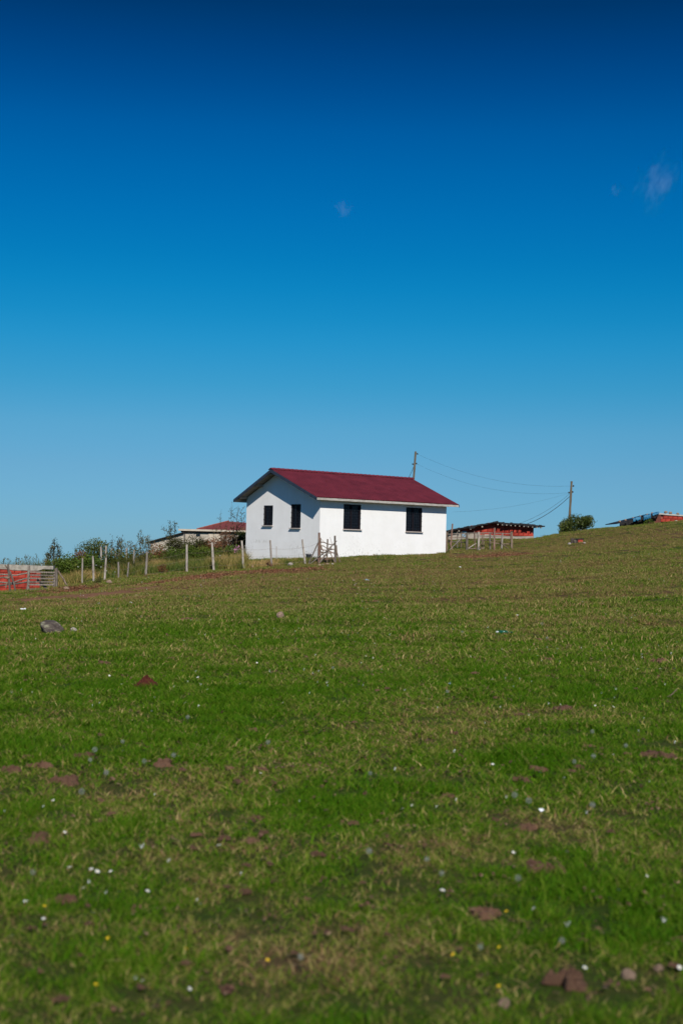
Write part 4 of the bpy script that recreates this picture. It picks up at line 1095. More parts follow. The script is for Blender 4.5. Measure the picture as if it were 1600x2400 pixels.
shrub('dry_bush', 'thin dark red weed beside the post before the gable', 'bush', 630, 1334, 62.8, .3, .35, 220, .04, 'rusty', 82, 4, stems=3)

sapling('sapling', 'upright dark sapling against the sky behind the field gate', 'tree', 125, 1335, 69, (.05, 1.95),
        [[(0, .35), (-.22, .8), (-.30, 1.35)], [(.02, .4), (.24, .85), (.33, 1.45)], [(.02, .7), (.18, 1.2), (.2, 1.7)], [(.0, .8), (-.16, 1.2), (-.12, 1.65)], [(0, .25), (.3, .55), (.38, 1.0)], [(0, .2), (-.25, .5), (-.22, .9)]], 190, .072, 'darkleaf', 91, .028, .075)
sapling('sapling', 'short bushy sapling rising behind the domed shrub', 'tree', 274, 1330, 69.5, (.05, 1.62), [[(0, .8), (-.25, 1.2), (-.3, 1.55)], [(0, .75), (.26, 1.15), (.34, 1.42)], [(0, .9), (.12, 1.3), (.16, 1.62)], [(0, .7), (-.35, 1.0)], [(0, .7), (.4, 1.0)]], 120, .065, 'darkleaf', 92, .022, .09)
sapling('sapling', 'thin leaning sapling before the pale lean-to shed', 'tree', 408, 1300, 72.5, (-.24, 2.3),
        [[(-.02, .6), (-.32, 1.05), (-.72, 1.38)], [(-.12, 1.4), (-.3, 1.75), (-.66, 1.92)], [(-.1, 1.2), (.02, 1.7), (.0, 2.25)], [(-.05, .8), (.2, 1.0), (.32, 1.05)], [(-.1, 1.1), (-.28, 1.35), (-.34, 1.62)]], 130, .062, 'darkleaf', 93, .024, .07)
sapling('sapling', 'wispy bare sapling overlapping the gable side of the white house', 'tree', 549, 1298, 72, (.16, 2.62),
        [[(.0, 1.0), (-.2, 1.7), (-.22, 2.6)], [(.03, 1.2), (.32, 1.7), (.5, 2.3)], [(.05, 1.5), (.35, 1.95), (.28, 2.55)], [(.0, 1.1), (-.12, 1.8), (.0, 2.4)]], 24, .055, 'darkleaf', 94, .022, .1)
sapling('sapling', 'wispy forked sapling before the red hipped roof peak', 'tree', 524, 1298, 72, (-.22, 2.35), [[(-.05, .9), (.12, 1.6), (.2, 2.0)], [(-.08, 1.2), (-.42, 1.5), (-.5, 1.75)], [(-.03, .8), (-.5, 1.2), (-.62, 1.5)]], 18, .05, 'darkleaf', 95, .016, .09)
TWD = [(327, 1335, 68, 2.0), (336, 1333, 68.5, 1.75), (343, 1331, 68, 1.7), (351, 1330, 68.5, 1.62), (318, 1336, 68.2, 1.4), (309, 1336, 68, 1.45), (298, 1336, 68.4, 1.5), (286, 1336, 68, 1.55), (157, 1340, 68, .95), (166, 1342, 68, .7), (146, 1342, 68, .8), (112, 1345, 68, 1.1)]
for i, (x, y, d, h) in enumerate(TWD):
    sapling('tall_weed', 'tall leafy weed stalk standing above the brush left of the leaning sapling' if i < 8 else 'brown seeded weed stalk near the upright dark sapling', 'weed', x, y, d, (.04 * (-1) ** i, h),
            [[(0, h * .5), (-.06, h * .7), (-.09, h * .9)], [(0, h * .45), (.07, h * .62), (.11, h * .8)]], 42, .06, 'weed' if i < 8 else 'rusty', 110 + i, .012, .055,
            'tall weeds in the brush' if i < 8 else 'seeded weeds by the dark sapling')

def blade_mesh(name, base, h, lean, w, tint, mat, seg=2):
    """curved tapering blades: base (n,3), lean (n,2)"""
    n = len(base); a = np.random.default_rng(1).uniform(0, np.pi, n)
    s = np.stack([np.cos(a), np.sin(a), np.zeros(n)], -1) * w[:, None] * .5
    rows = []
    for k in range(seg + 1):
        t = k / seg; c = base.copy(); c[:, :2] += lean * (t ** 1.8)[..., None] if False else lean * t ** 1.8
        c[:, 2] += h * (t - .12 * t * t)
        if k < seg: rows += [c - s * (1 - .55 * t), c + s * (1 - .55 * t)]
        else: rows += [c]
    V = np.stack(rows, 1).reshape(-1, 3); m = 2 * seg + 1; i = np.arange(n)[:, None] * m
    T = []
    for k in range(seg - 1): T += [i + [2 * k, 2 * k + 1, 2 * k + 3], i + [2 * k, 2 * k + 3, 2 * k + 2]]
    T += [i + [2 * seg - 2, 2 * seg - 1, 2 * seg]]
    return np_mesh(name, V, np.concatenate(T, 1).reshape(-1, 3), mat=mat, attrs={'tint': np.repeat(tint, m)})

def field_blades(name, quads, dens, hr, wr, mat, label, seed, tintf=None, clump=1.0):
    rs = np.random.default_rng(seed); B = []
    for (pa, da, pb, db, k) in quads:               # strips between two picked columns and depths
        A0, A1, B0, B1 = at(pa, 1320, da), at(pa, 1320, db), at(pb, 1320, da), at(pb, 1320, db)
        area = abs(B0[0] - A0[0]) * abs(db - da); n = int(area * dens * k)
        u, v = rs.random(n), rs.random(n)
        x = (A0[0] * (1 - u) + B0[0] * u) * (1 - v) + (A1[0] * (1 - u) + B1[0] * u) * v; y = da * (1 - v) + db * v
        keep = fbm(x, y, 1.4, seed) > .34 + .2 * rs.random(n) * clump
        B.append(np.stack([x, y], -1)[keep])
    B = np.concatenate(B); z = gz(B[:, 0], B[:, 1]); P = np.concatenate([B, z[:, None] - .02], 1)
    # keep clear of the house
    c, s_ = math.cos(-HA), math.sin(-HA); lx_, ly_ = P[:, 0] - HX, P[:, 1] - HY
    uu, vv = lx_ * c - ly_ * s_, lx_ * s_ + ly_ * c
    P = P[~((uu > -.02) & (uu < HL + .02) & (vv > -.02) & (vv < HW + .02))]
    n = len(P); h = rs.uniform(*hr, n) * (.6 + .8 * fbm(P[:, 0], P[:, 1], .9, seed + 3)); lean = rs.normal(size=(n, 2)) * (h * .35)[:, None]
    tint = np.clip(fbm(P[:, 0], P[:, 1], .9, seed + 5) * 2.2 - .55 + rs.normal(size=n) * .22, 0, 1)
    me = blade_mesh(name, P, h, lean, rs.uniform(*wr, n), tint, mat)
    return tag(link_mesh(name, me), label, 'grass' , kind='stuff')
field_blades('tall_grass', [(330, 62.8, 580, 69, 1.0), (180, 62, 340, 66, .8), (120, 60.5, 200, 64, .8)], 620, (.28, .62), (.014, .03), M['tall'], 'tall yellow green grass behind the wire fence', 131)
field_blades('tall_grass', [(570, 63.6, 750, 66.6, 1.0)], 420, (.10, .26), (.012, .024), M['tall'], 'ankle high yellow green grass before the gable wall', 136)
field_blades('wall_grass', [(745, 65.0, 1050, 72, .55), (575, 64.5, 760, 71.5, .8)], 260, (.06, .16), (.012, .024), M['bramble'], 'green grass tufts along the foot of the house walls', 132, clump=1.5)
field_blades('hedge_weeds', [(-60, 63.5, 140, 67, 1.0)], 260, (.95, 1.5), (.022, .04), M['weed'], 'dark weeds massed behind the low brick wall', 133)
field_blades('hedge_weeds', [(140, 64, 350, 69, 1.0), (345, 68, 575, 73, .8)], 190, (.4, .95), (.025, .045), M['weed'], 'mixed weeds and fern filling the brush behind the posts', 134)
# dark weed spikes standing above the brick wall
for i, (x, yt, w) in enumerate(((8, 1305, .5), (22, 1308, .3), (37, 1301, .35), (47, 1304, .3), (58, 1300, .35), (66, 1300, .4), (84, 1299, .4), (73, 1306, .4), (100, 1310, .5))):
    p = at(x, yt, 66); g = float(gz(p[0], 66)); h = p[2] - g
    sapling('tall_weed', 'dark spiky weed stalk above the low brick wall', 'weed', x, 1340, 66, (.05 * (-1) ** i, h), [[(0, h * .75), (.04, h * .85), (.07, h * .95)]], 16, .05, 'weed', 150 + i, .012, .03, 'weed spikes above the brick wall')
# pink flowers by the gable
for i, (x, y) in enumerate(((557.5, 1283), (552, 1290))):
    p = at(x, y, 68.6); g = float(gz(p[0], p[1])); b = thing('flower', (p[0], p[1], g), 'clump of pink flowers near the back corner of the white house', 'flower', 0, 'pink flower clumps')
    rs = np.random.default_rng(170 + i); P = rs.normal(size=(26, 3)) * .06 + [0, 0, p[2] - g]
    V, T, t = leaves(P, .05, rs, rs.random(26), aspect=.9); link_mesh('petals', np_mesh('petals', V, T, mat=M['pinkpetal'], attrs={'tint': t}), b)
    mb = MB(); mb.tube([(0, 0, -.05), (.01, 0, (p[2] - g) * .9)], .012, 5); mb.build('stem', M['stalk'], b)

# white bindweed flowers among the brush
for i, (x, y) in enumerate(((180.8, 1342.6), (183.7, 1328), (226, 1324.5), (237.6, 1328.5), (250.5, 1337.5), (254.5, 1343.5), (270, 1340.5), (192, 1345), (300, 1332), (99.5, 1323), (384, 1288), (516, 1302))):
    p = at(x, y, 63.2); b = thing('flower', p, 'small white bindweed flower in the brush behind the posts', 'flower', 0, 'bindweed flowers in the brush')
    mb = MB(); nn = 9
    mb.add([(0, .04, 0)] + [(.022 * math.cos(k * 6.283 / nn), -.01, .022 * math.sin(k * 6.283 / nn)) for k in range(nn)], [(0, 1 + k, 1 + (k + 1) % nn) for k in range(nn)]); mb.build('petals', M['white'], b)
    mb = MB(); mb.tube([(0, .04, 0), (.02, .12, -.1), (.0, .2, -.3)], .006, 4); mb.build('stem', M['stalk'], b)

# bucket at the gable
p = on_ground(723, 1311)
bk = thing('bucket', p, 'dark grey bucket on the grass by the near house corner', 'bucket')
mb = MB(); n = 16; V = []
for k, (r_, z_) in enumerate(((.10, 0), (.135, .22), (.15, .225), (.15, .245), (.128, .245), (.10, .02))):
    for i in range(n): a = 2 * math.pi * i / n; V.append((r_ * math.cos(a), r_ * math.sin(a), z_))
Fc = [(k * n + i, k * n + (i + 1) % n, (k + 1) * n + (i + 1) % n, (k + 1) * n + i) for k in range(5) for i in range(n)] + [tuple(range(n))[::-1], tuple(range(5 * n, 6 * n))]
mb.add(V, Fc); mb.build('pail', M['bucket'], bk)
mb = MB(); mb.tube([(.14 * math.cos(a), -.01 - .1 * math.sin(a), .235 + .06 * math.sin(a)) for a in np.linspace(0, math.pi, 9)], .006, 5); mb.build('handle', M['barb'], bk)
# white sack by the hut
p = hx_(1584, 1222, -1.0); me = rock_mesh('sack', M['paper'], 77, 1.0, 2)
tag(link_mesh('sack', me, None, p, (0, 0, .4), (.27, .2, .16)), 'white sack lying before the brick hut wall', 'sack')

# ------------------------------------------------------------------ dung, molehill, litter on the meadow
def pat_mesh(seed, mat, lumpy=.3, n=34, rings=9):
    r = np.random.default_rng(seed); ph = r.uniform(0, 6.28, 8); am = r.uniform(.3, 1, 8) * np.array([.22, .18, .13, .10, .07, .06, .05, .05]) * lumpy / .3
    V = []; Fc = []
    for k in range(rings + 1):
        t = k / rings
        for i in range(n):
            a = 2 * np.pi * i / n; e = 1 + sum(am[j] * np.cos((j + 2) * a + ph[j]) for j in range(8))
            rr = .5 * e * (1 - t * .98)
            x, y = rr * np.cos(a), rr * np.sin(a)
            z = (1 - (1 - t) ** 3) * .55 + (.9 * (float(fbm(x + seed, y, 4.5, seed)) - .5) + .7 * (float(fbm(x + seed, y, 12., seed + 4, 2)) - .5) + .32 * (r.random() - .5)) * (1 if k else 0)
            V.append((x, y, z if k else -.25))
    for k in range(rings):
        for i in range(n): Fc.append((k * n + i, k * n + (i + 1) % n, (k + 1) * n + (i + 1) % n, (k + 1) * n + i))
    Fc.append(tuple(rings * n + i for i in range(n)))
    me = bpy.data.meshes.new('dung_pat'); me.from_pydata(V, [], Fc); me.materials.append(M[mat]); me.update(); return me
PAT_OBS = []
PATS = [pat_mesh(s, 'dung', l) for s, l in ((1, .5), (2, .62), (3, .7), (4, .42), (5, .55), (6, .75))]
SMALL = [pat_mesh(s, 'dung', l, 12, 4) for s, l in ((11, .4), (12, .3), (13, .5))]
def pat(px, py, w, label, group=None, h=.3, big=True, k=0):
    p = on_ground(px, py); s = w / F * p[1]
    o = link_mesh('dung_pat', (PATS if big else SMALL)[k % (6 if big else 3)], None, (p[0], p[1], p[2] + .012 + .010 * (not big)), (random.uniform(-.1, .15), random.uniform(-.1, .1), random.uniform(-.6, .6)), (s, s * random.uniform(.8, 1.2), s * h))
    if big: PAT_OBS.append((p[0], p[1], s))
    return tag(o, label, 'dung', group)
BIG = [(1134, 2152, 78, 'reddish ragged dung pat in the lower meadow between two pale daisies'), (1330, 2315, 92, 'largest dung pat, two lobed, near the lower right corner'),
       (1275, 2046, 72, 'broad brown dung pat with a daisy on its left edge'), (150, 2120, 50, 'brown dung pat near the left edge beside two daisies'), (569, 2101, 29, 'small neat dung lump with a dark left end'),
       (89, 1978, 52, 'flat brown dung pat near the left edge in green grass'), (592, 1980, 42, 'flat dung pat below the lush green patch'), (158, 1838, 64, 'long double dung pat by the left edge'),
       (97, 1799, 48, 'flat crumbling dung pat left of the long double one'), (18, 1812, 52, 'dark dung pat cut by the left picture edge'), (188, 1777, 46, 'straight flat dung strip in the left meadow'),
       (382, 1797, 46, 'low dung pat among dandelion clocks'), (1262, 1808, 44, 'oval dung pat just above its twin in lush grass'), (1221, 1832, 42, 'smooth lens shaped dung pat in lush grass'),
       (1540, 1776, 62, 'pale worn dung pat spread by the right edge'), (1048, 1871, 32, 'rounded brown dung pat in the middle of the meadow'), (1318, 1664, 42, 'ragged dung pat on worn turf right of centre'),
       (1112, 1581, 22, 'small dark dung heap right of the meadow centre'), (246, 1557, 33, 'flat reddish dung pat above the red molehill'), (1547, 1553, 40, 'dung pat with daisies below it near the right edge'),
       (601, 1923, 27, 'grey brown dung lump on the lush green patch'), (1234, 1946, 42, 'thin trail of dung crumbs right of the lower centre'), (457, 1965, 26, 'reddish dung lump on worn turf left of the lush patch'),
       (531, 2332, 40, 'faint reddish dung patch near the bottom edge'), (148, 2353, 40, 'faint reddish dung patch in the bottom left corner'), (594, 1715, 22, 'little dung heap beside dry grass stems'),
       (446, 1454, 30, 'dark flat dung pat in the far meadow left of the pinkish stone'), (1594, 2210, 36, 'dung pat cut by the right picture edge'), (1374, 1754, 28, 'flat pale dung scrap in the green right meadow'), (403, 1545, 20, 'small reddish dung scrap right of the flat reddish pat')]
for k, (x, y, w, lb) in enumerate(BIG): pat(x, y, w, lb, None, (.26, .32, .26, .30, .4)[k % 5] if k < 6 else .22, True, k)
CR = [(161, 1728, 20), (236, 1729, 16), (62, 1783, 24), (428, 1811, 18), (538, 1808, 22), (615, 1810, 22), (556, 1841, 24), (640, 1845, 20), (615, 1964, 22), (526, 1976, 30), (451, 2002, 22), (742, 2014, 32), (235, 1937, 16), (237, 1887, 18),
      (260, 1917, 20), (577, 2042, 22), (633, 2035, 16), (1060, 1726, 26), (1356, 1806, 24), (1340, 1815, 18), (1468, 1774, 16), (828, 1941, 26), (1160, 1933, 18), (1285, 1504, 18), (1262, 1503, 18), (1286, 1550, 20), (879, 1411, 12), (1213, 1447, 10),
      (531, 2093, 18), (643, 2077, 18), (536, 2235, 22), (94, 2291, 20), (184, 2253, 18), (434, 2275, 26), (105, 2186, 16), (75, 2192, 16), (206, 2140, 16), (810, 2194, 26), (907, 2207, 16), (1366, 2219, 20), (1580, 2283, 26), (847, 2135, 14), (850, 2080, 16),
      (908, 1618, 12), (883, 1623, 12), (1220, 1680, 16), (1400, 1578, 12), (1160, 1640, 14), (1235, 1715, 14), (700, 1625, 10), (288, 1632, 10), (990, 1655, 12), (1490, 1620, 14), (60, 1600, 10), (830, 1700, 14), (1080, 1780, 14), (930, 1842, 16), (1430, 1960, 18), (720, 2120, 16), (1040, 2310, 22), (690, 2250, 18), (330, 2330, 22), (1400, 2120, 16)]
for k, (x, y, w) in enumerate(CR): pat(x, y, w, 'small crumb of dry brown dung in the short grass', 'dung crumbs scattered over the meadow', .32, False, k)

p = on_ground(344, 1612); s = 64 / F * p[1]
def hill_mesh():
    r = np.random.default_rng(5); n, m = 30, 12; V = []; Fc = []
    for k in range(m + 1):
        t = k / m
        for i in range(n):
            a = 2 * np.pi * i / n; rr = .5 * (1 - t) * (1 + .12 * np.sin(3 * a + 1) + .08 * np.sin(7 * a)); x, y = rr * np.cos(a), rr * np.sin(a)
            z = .43 * (1 - (1 - t) ** 1.0) ** .9 * (1 + .5 * (float(fbm(x, y, 7, 3)) - .5)) + (r.random() - .5) * .13
            V.append((x, y, z if k else -.08))
    for k in range(m):
        for i in range(n): Fc.append((k * n + i, k * n + (i + 1) % n, (k + 1) * n + (i + 1) % n, (k + 1) * n + i))
    Fc.append(tuple(m * n + i for i in range(n)))
    me = bpy.data.meshes.new('molehill'); me.from_pydata(V, [], Fc); me.materials.append(M['molehill']); me.update(); return me
tag(link_mesh('molehill', hill_mesh(), None, p, (0, 0, .5), (s, s, s)), 'dark red earth molehill in the left meadow', 'molehill')

# litter: bottle, paper, stick
p = on_ground(1183, 1488)
bt = thing('bottle', p + np.array([0, 0, .045]), 'green bottle lying in the meadow right of centre', 'bottle', .12)
mb = MB(); mb.tube([(x - .02, 0, 0) for x in (-.10, -.095, .03, .07, .10, .15)], [.02, .034, .034, .026, .013, .013], 10); mb.build('glass_body', M['glass'], bt, smooth=True)
mb = MB(); mb.tube([(-.165, .0, 0), (-.125, 0, 0)], .018, 8); mb.build('stopper', M['paper'], bt)
def scrap(px, py, w, mat, label, seed, cat='litter'):
    p = on_ground(px, py); s = w / F * p[1]; r = random.Random(seed); V = []; n = 5
    for i in range(n):
        for j in range(n): V.append(((i / (n - 1) - .5) * (1 + r.uniform(-.1, .1)), (j / (n - 1) - .5) * .8, r.uniform(0, .3)))
    Fc = [(i * n + j, (i + 1) * n + j, (i + 1) * n + j + 1, i * n + j + 1) for i in range(n - 1) for j in range(n - 1)]
    mb = MB(); mb.add(V, Fc); o = mb.build('paper_scrap', M[mat]); o.location = (p[0], p[1], p[2] + .02); o.scale = (s, s, s * .9); o.rotation_euler = (.35, r.uniform(-.2, .2), r.uniform(0, 1))
    md = o.modifiers.new('thickness', 'SOLIDIFY'); md.thickness = .03
    tag(o, label, cat)
scrap(55, 1431, 13, 'paper', 'crumpled white paper in the grass below the pole fence', 1)
scrap(859, 1362, 11, 'bluelit', 'pale blue scrap lying below the white house', 2)
scrap(1213, 1446, 9, 'paper', 'tiny white scrap above the green bottle', 3)
scrap(1054, 1607, 8, 'bluelit', 'tiny blue scrap in the middle meadow', 4)
scrap(1268, 1911, 12, 'paper', 'white scrap lying below the twin dung pats', 5)
scrap(307, 1414, 6, 'paper', 'tiny white scrap below the row of white posts', 6)
scrap(1078, 1331, 5, 'paper', 'white speck of litter below the far house corner', 7)
p = on_ground(1574, 1638); mb = MB(); stick(mb, [(-.06, -.03, .02), (0, 0, .05), (.06, .05, .1)], .008, .006, 6)
tag(mb.build('twig', M['postdark'], None), 'short dark twig lying by the right picture edge', 'twig').location = tuple(p)

# ------------------------------------------------------------------ flowers in the turf
def daisy_mesh():
    mb = MB(); n = 13; R = .5
    for i in range(n):
        a = 2 * math.pi * i / n; w = .19; c, s_ = math.cos(a), math.sin(a)
        q = [(.12, -w * .3, .02), (.32, -w * .55, .07), (R, -w * .25, .10), (R, w * .25, .10), (.32, w * .55, .07), (.12, w * .3, .02)]
        mb.add([(x * c - y * s_, x * s_ + y * c, z) for x, y, z in q], [tuple(range(6))])
    mb.mi = 1
    V = [(0, 0, .12)] + [(.15 * math.cos(k * .785), .15 * math.sin(k * .785), .05) for k in range(8)]
    mb.add(V, [(0, 1 + k, 1 + (k + 1) % 8) for k in range(8)])
    mb.mi = 2; mb.tube([(0, 0, .0), (.08, .04, -.7), (.05, .1, -1.6)], .035, 4)
    o = mb.build('daisy', [M['white'], M['yellow'], M['stalk']]); me = o.data; bpy.data.objects.remove(o); return me
def butter_mesh():
    mb = MB()
    for i in range(5):
        a = 2 * math.pi * i / 5; c, s_ = math.cos(a), math.sin(a)
        q = [(.05, 0, 0), (.3, -.22, .12), (.5, -.12, .25), (.5, .12, .25), (.3, .22, .12)]
        mb.add([(x * c - y * s_, x * s_ + y * c, z) for x, y, z in q], [tuple(range(5))])
    mb.mi = 1; mb.tube([(0, 0, .0), (.08, .04, -.9), (.05, .1, -1.8)], .04, 4)
    o = mb.build('buttercup', [M['yellow'], M['stalk']]); me = o.data; bpy.data.objects.remove(o); return me
def clock_mesh():
    r = np.random.default_rng(3); mb = MB(); n = 170
    for i in range(n):
        z = 1 - 2 * (i + .5) / n; a = i * 2.39996; q = math.sqrt(1 - z * z); d = Vector((q * math.cos(a), q * math.sin(a), z)); x = d.orthogonal().normalized(); y = d.cross(x)
        mb.add([d * .08 - x * .006, d * .08 + x * .006, d * .42], [(0, 1, 2)])
        for k in range(4):
            b_ = k * 1.571 + r.random(); e = x * math.cos(b_) + y * math.sin(b_); f = x * math.cos(b_ + .35) + y * math.sin(b_ + .35)
            mb.add([d * .41, d * .48 + e * .07, d * .48 + f * .07], [(0, 1, 2)])
    mb.mi = 1; mb.tube([(0, 0, 0), (.04, .02, -1.0), (.0, .05, -2.2)], .03, 5)
    o = mb.build('dandelion_clock', [M['down'], M['stalk']]); me = o.data; bpy.data.objects.remove(o); return me
DM, BMsh, CM = daisy_mesh(), butter_mesh(), clock_mesh()
def zc(x, y): return (x / 1.96, 1700 + y / 1.96)
def zd(x, y): return (800 + x / 1.96, 1700 + y / 1.96)
def ze(x, y): return (x / 1.96, 2050 + y / 1.96)
def zf(x, y): return (800 + x / 1.96, 2050 + y / 1.96)
def zb(x, y): return (800 + x / 1.96, 1340 + y / 1.96)
def za(x, y): return (x / 1.96, 1340 + y / 1.96)
DAISY = [zc(*q) for q in ((900, 40), (565, 127), (640, 217), (453, 185), (1197, 232), (245, 358), (803, 388), (732, 410), (1120, 497), (1158, 475), (298, 517), (1005, 570), (320, 675), (420, 680), (257, 657), (3, 328))]
DAISY += [zd(*q) for q in ((693, 190), (910, 232), (632, 232), (1020, 253), (1155, 243), (322, 387), (437, 388), (280, 400), (55, 577), (787, 606), (1033, 604), (1370, 578), (873, 672), (430, 95))]
DAISY += [ze(*q) for q in ((447, 10), (420, 0), (508, 12), (385, 87), (118, 147), (185, 133), (547, 110), (677, 108), (897, 65), (920, 158), (1100, 183), (200, 228), (428, 198), (210, 268), (55, 313), (760, 257), (655, 515), (870, 565))]
DAISY += [zf(*q) for q in ((463, 95), (97, 247), (1000, 130), (880, 188), (1235, 140), (1105, 205), (1115, 466), (1550, 455), (1400, 30), (1270, 95))]
DAISY += [zb(*q) for q in ((1360, 449), (1395, 447), (1462, 447), (1320, 559), (1163, 620), (1200, 622), (1247, 625), (1105, 480), (1025, 545), (692, 497), (455, 522), (80, 522), (400, 592), (1528, 447))]
DAISY += [za(*q) for q in ((503, 480), (835, 573), (852, 607), (763, 462), (838, 455), (1435, 430), (1530, 440), (697, 648), (253, 648), (1025, 650), (1300, 605), (910, 487), (1180, 420), (560, 520))]
def flower(me, name, x, y, w, label, cat, group, hgt, tilt=.5):
    p = on_ground(x, y); s = w / F * p[1]
    h = max(hgt, s * .9)
    o = link_mesh(name, me, None, (p[0], p[1], p[2] + h), (random.uniform(.15, tilt + .3), random.uniform(-.3, .3), random.uniform(0, 6.28)) if tilt else (0, 0, random.uniform(0, 6.28)), (s, s, s))
    return tag(o, label, cat, group)
for i, (x, y) in enumerate(DAISY):
    p = on_ground(x, y + 4); w = max(5.5, min(10.5, 58 / p[1] + 1.5)) * random.uniform(.8, 1.2)
    if 1420 < x < 1435 and y > 2100: w = 14
    flower(DM, 'daisy', x, y + 5, w, 'small white daisy standing in the short meadow grass', 'daisy', 'daisies scattered over the meadow', .03)
for i, (x, y) in enumerate([ze(855, 383), ze(1227, 433), ze(440, 547), ze(695, 562), ze(497, 323), ze(203, 177), zf(757, 200), zf(723, 368), zf(512, 405), zf(720, 547)]):
    flower(BMsh, 'buttercup', x, y + 5, 9, 'tiny yellow buttercup low in the near grass', 'buttercup', 'buttercups near the bottom of the meadow', .03)
CLK = [zc(*q) for q in ((563, 87), (435, 130), (415, 175), (662, 180), (488, 237), (375, 325), (797, 152), (1230, 90))] + [zd(*q) for q in ((130, 240), (1067, 187), (1303, 107), (1155, 160), (793, 343), (858, 367), (1150, 42), (1150, 393), (125, 610), (390, 650))] + \
      [zf(*q) for q in ((808, 55), (458, 40), (1010, 362), (635, 392))] + [ze(1378, 432), ze(150, 30)] + [zb(*q) for q in ((918, 232), (553, 270), (943, 298), (485, 552))] + [za(1528, 440), za(862, 675)]
for i, (x, y) in enumerate(CLK):
    p = on_ground(x, y + 12); w = max(7, min(15, 110 / p[1] + 1.5)) * random.uniform(.8, 1.1)
    flower(CM, 'dandelion_clock', x, y + 12, w, 'grey fluffy dandelion clock standing in the meadow', 'dandelion', 'dandelion clocks in the meadow', .06, 0)

# ------------------------------------------------------------------ turf: tufts of blades instanced on points
PROTO = bpy.data.collections.new('turf_prototypes')            # not linked to the scene
def tuft(name, nb, radius, hr, wr, lean, seed, tint=(0, 1), flat=False):
    rs = np.random.default_rng(seed); r = radius * np.sqrt(rs.random(nb)); a = rs.uniform(0, 6.283, nb)
    base = np.stack([r * np.cos(a), r * np.sin(a), np.full(nb, -.008)], -1); h = rs.uniform(*hr, nb)
    ln = rs.normal(size=(nb, 2)) * (h * lean)[:, None]
    me = blade_mesh(name, base, h, ln, rs.uniform(*wr, nb), rs.uniform(*tint, nb), M['grass'])
    o = bpy.data.objects.new(name, me); PROTO.objects.link(o); return o
for s in range(4): tuft('a_turf%d' % s, 64, .10, (.012, .046), (.0028, .0058), 1.0, 200 + s)
for s in range(2): tuft('b_lush%d' % s, 75, .09, (.03, .08), (.0035, .0065), .65, 210 + s, (.2, 1))
for s in range(2): tuft('c_dry%d' % s, 46, .10, (.010, .04), (.0025, .0048), 1.5, 220 + s, (0, .6))
tuft('d_bent', 5, .05, (.09, .2), (.0016, .0024), .45, 230, (0, .12))
for s in range(3): tuft('f_mid%d' % s, 62, .13, (.012, .05), (.005, .0105), 1.0, 250 + s)
for s in range(2): tuft('e_far%d' % s, 105, .20, (.016, .062), (.006, .013), .75, 240 + s)

def instancer(name, P, idx, rot, scl, lush, coll, label, cat='grass'):
    me = bpy.data.meshes.new(name); me.vertices.add(len(P)); me.vertices.foreach_set('co', np.asarray(P, np.float32).ravel())
    for nm, ty, arr in (('idx', 'INT', idx), ('scl', 'FLOAT', scl), ('lush', 'FLOAT', lush)):
        at_ = me.attributes.new(nm, ty, 'POINT'); at_.data.foreach_set('value', np.asarray(arr, np.int32 if ty == 'INT' else np.float32))
    at_ = me.attributes.new('rot', 'FLOAT_VECTOR', 'POINT'); at_.data.foreach_set('vector', np.asarray(rot, np.float32).ravel())
    me.update(); o = link_mesh(name, me); tag(o, label, cat, kind='stuff')
    ng = bpy.data.node_groups.new(name, 'GeometryNodeTree')
    ng.interface.new_socket('Geometry', in_out='INPUT', socket_type='NodeSocketGeometry'); ng.interface.new_socket('Geometry', in_out='OUTPUT', socket_type='NodeSocketGeometry')
    N, L = ng.nodes, ng.links
    gi, go, ip, ci, er = N.new('NodeGroupInput'), N.new('NodeGroupOutput'), N.new('GeometryNodeInstanceOnPoints'), N.new('GeometryNodeCollectionInfo'), N.new('FunctionNodeEulerToRotation')
    ci.inputs['Collection'].default_value = coll; ci.inputs['Separate Children'].default_value = True; ci.inputs['Reset Children'].default_value = True
    def na(nm, ty):
        q = N.new('GeometryNodeInputNamedAttribute'); q.data_type = ty; q.inputs['Name'].default_value = nm; return q.outputs['Attribute']
    L.new(gi.outputs[0], ip.inputs['Points']); L.new(ci.outputs[0], ip.inputs['Instance']); ip.inputs['Pick Instance'].default_value = True
    L.new(na('idx', 'INT'), ip.inputs['Instance Index']); L.new(na('rot', 'FLOAT_VECTOR'), er.inputs[0]); L.new(er.outputs[0], ip.inputs['Rotation']); L.new(na('scl', 'FLOAT'), ip.inputs['Scale'])
    L.new(ip.outputs[0], go.inputs[0])
    md = o.modifiers.new('turf', 'NODES'); md.node_group = ng
    return o

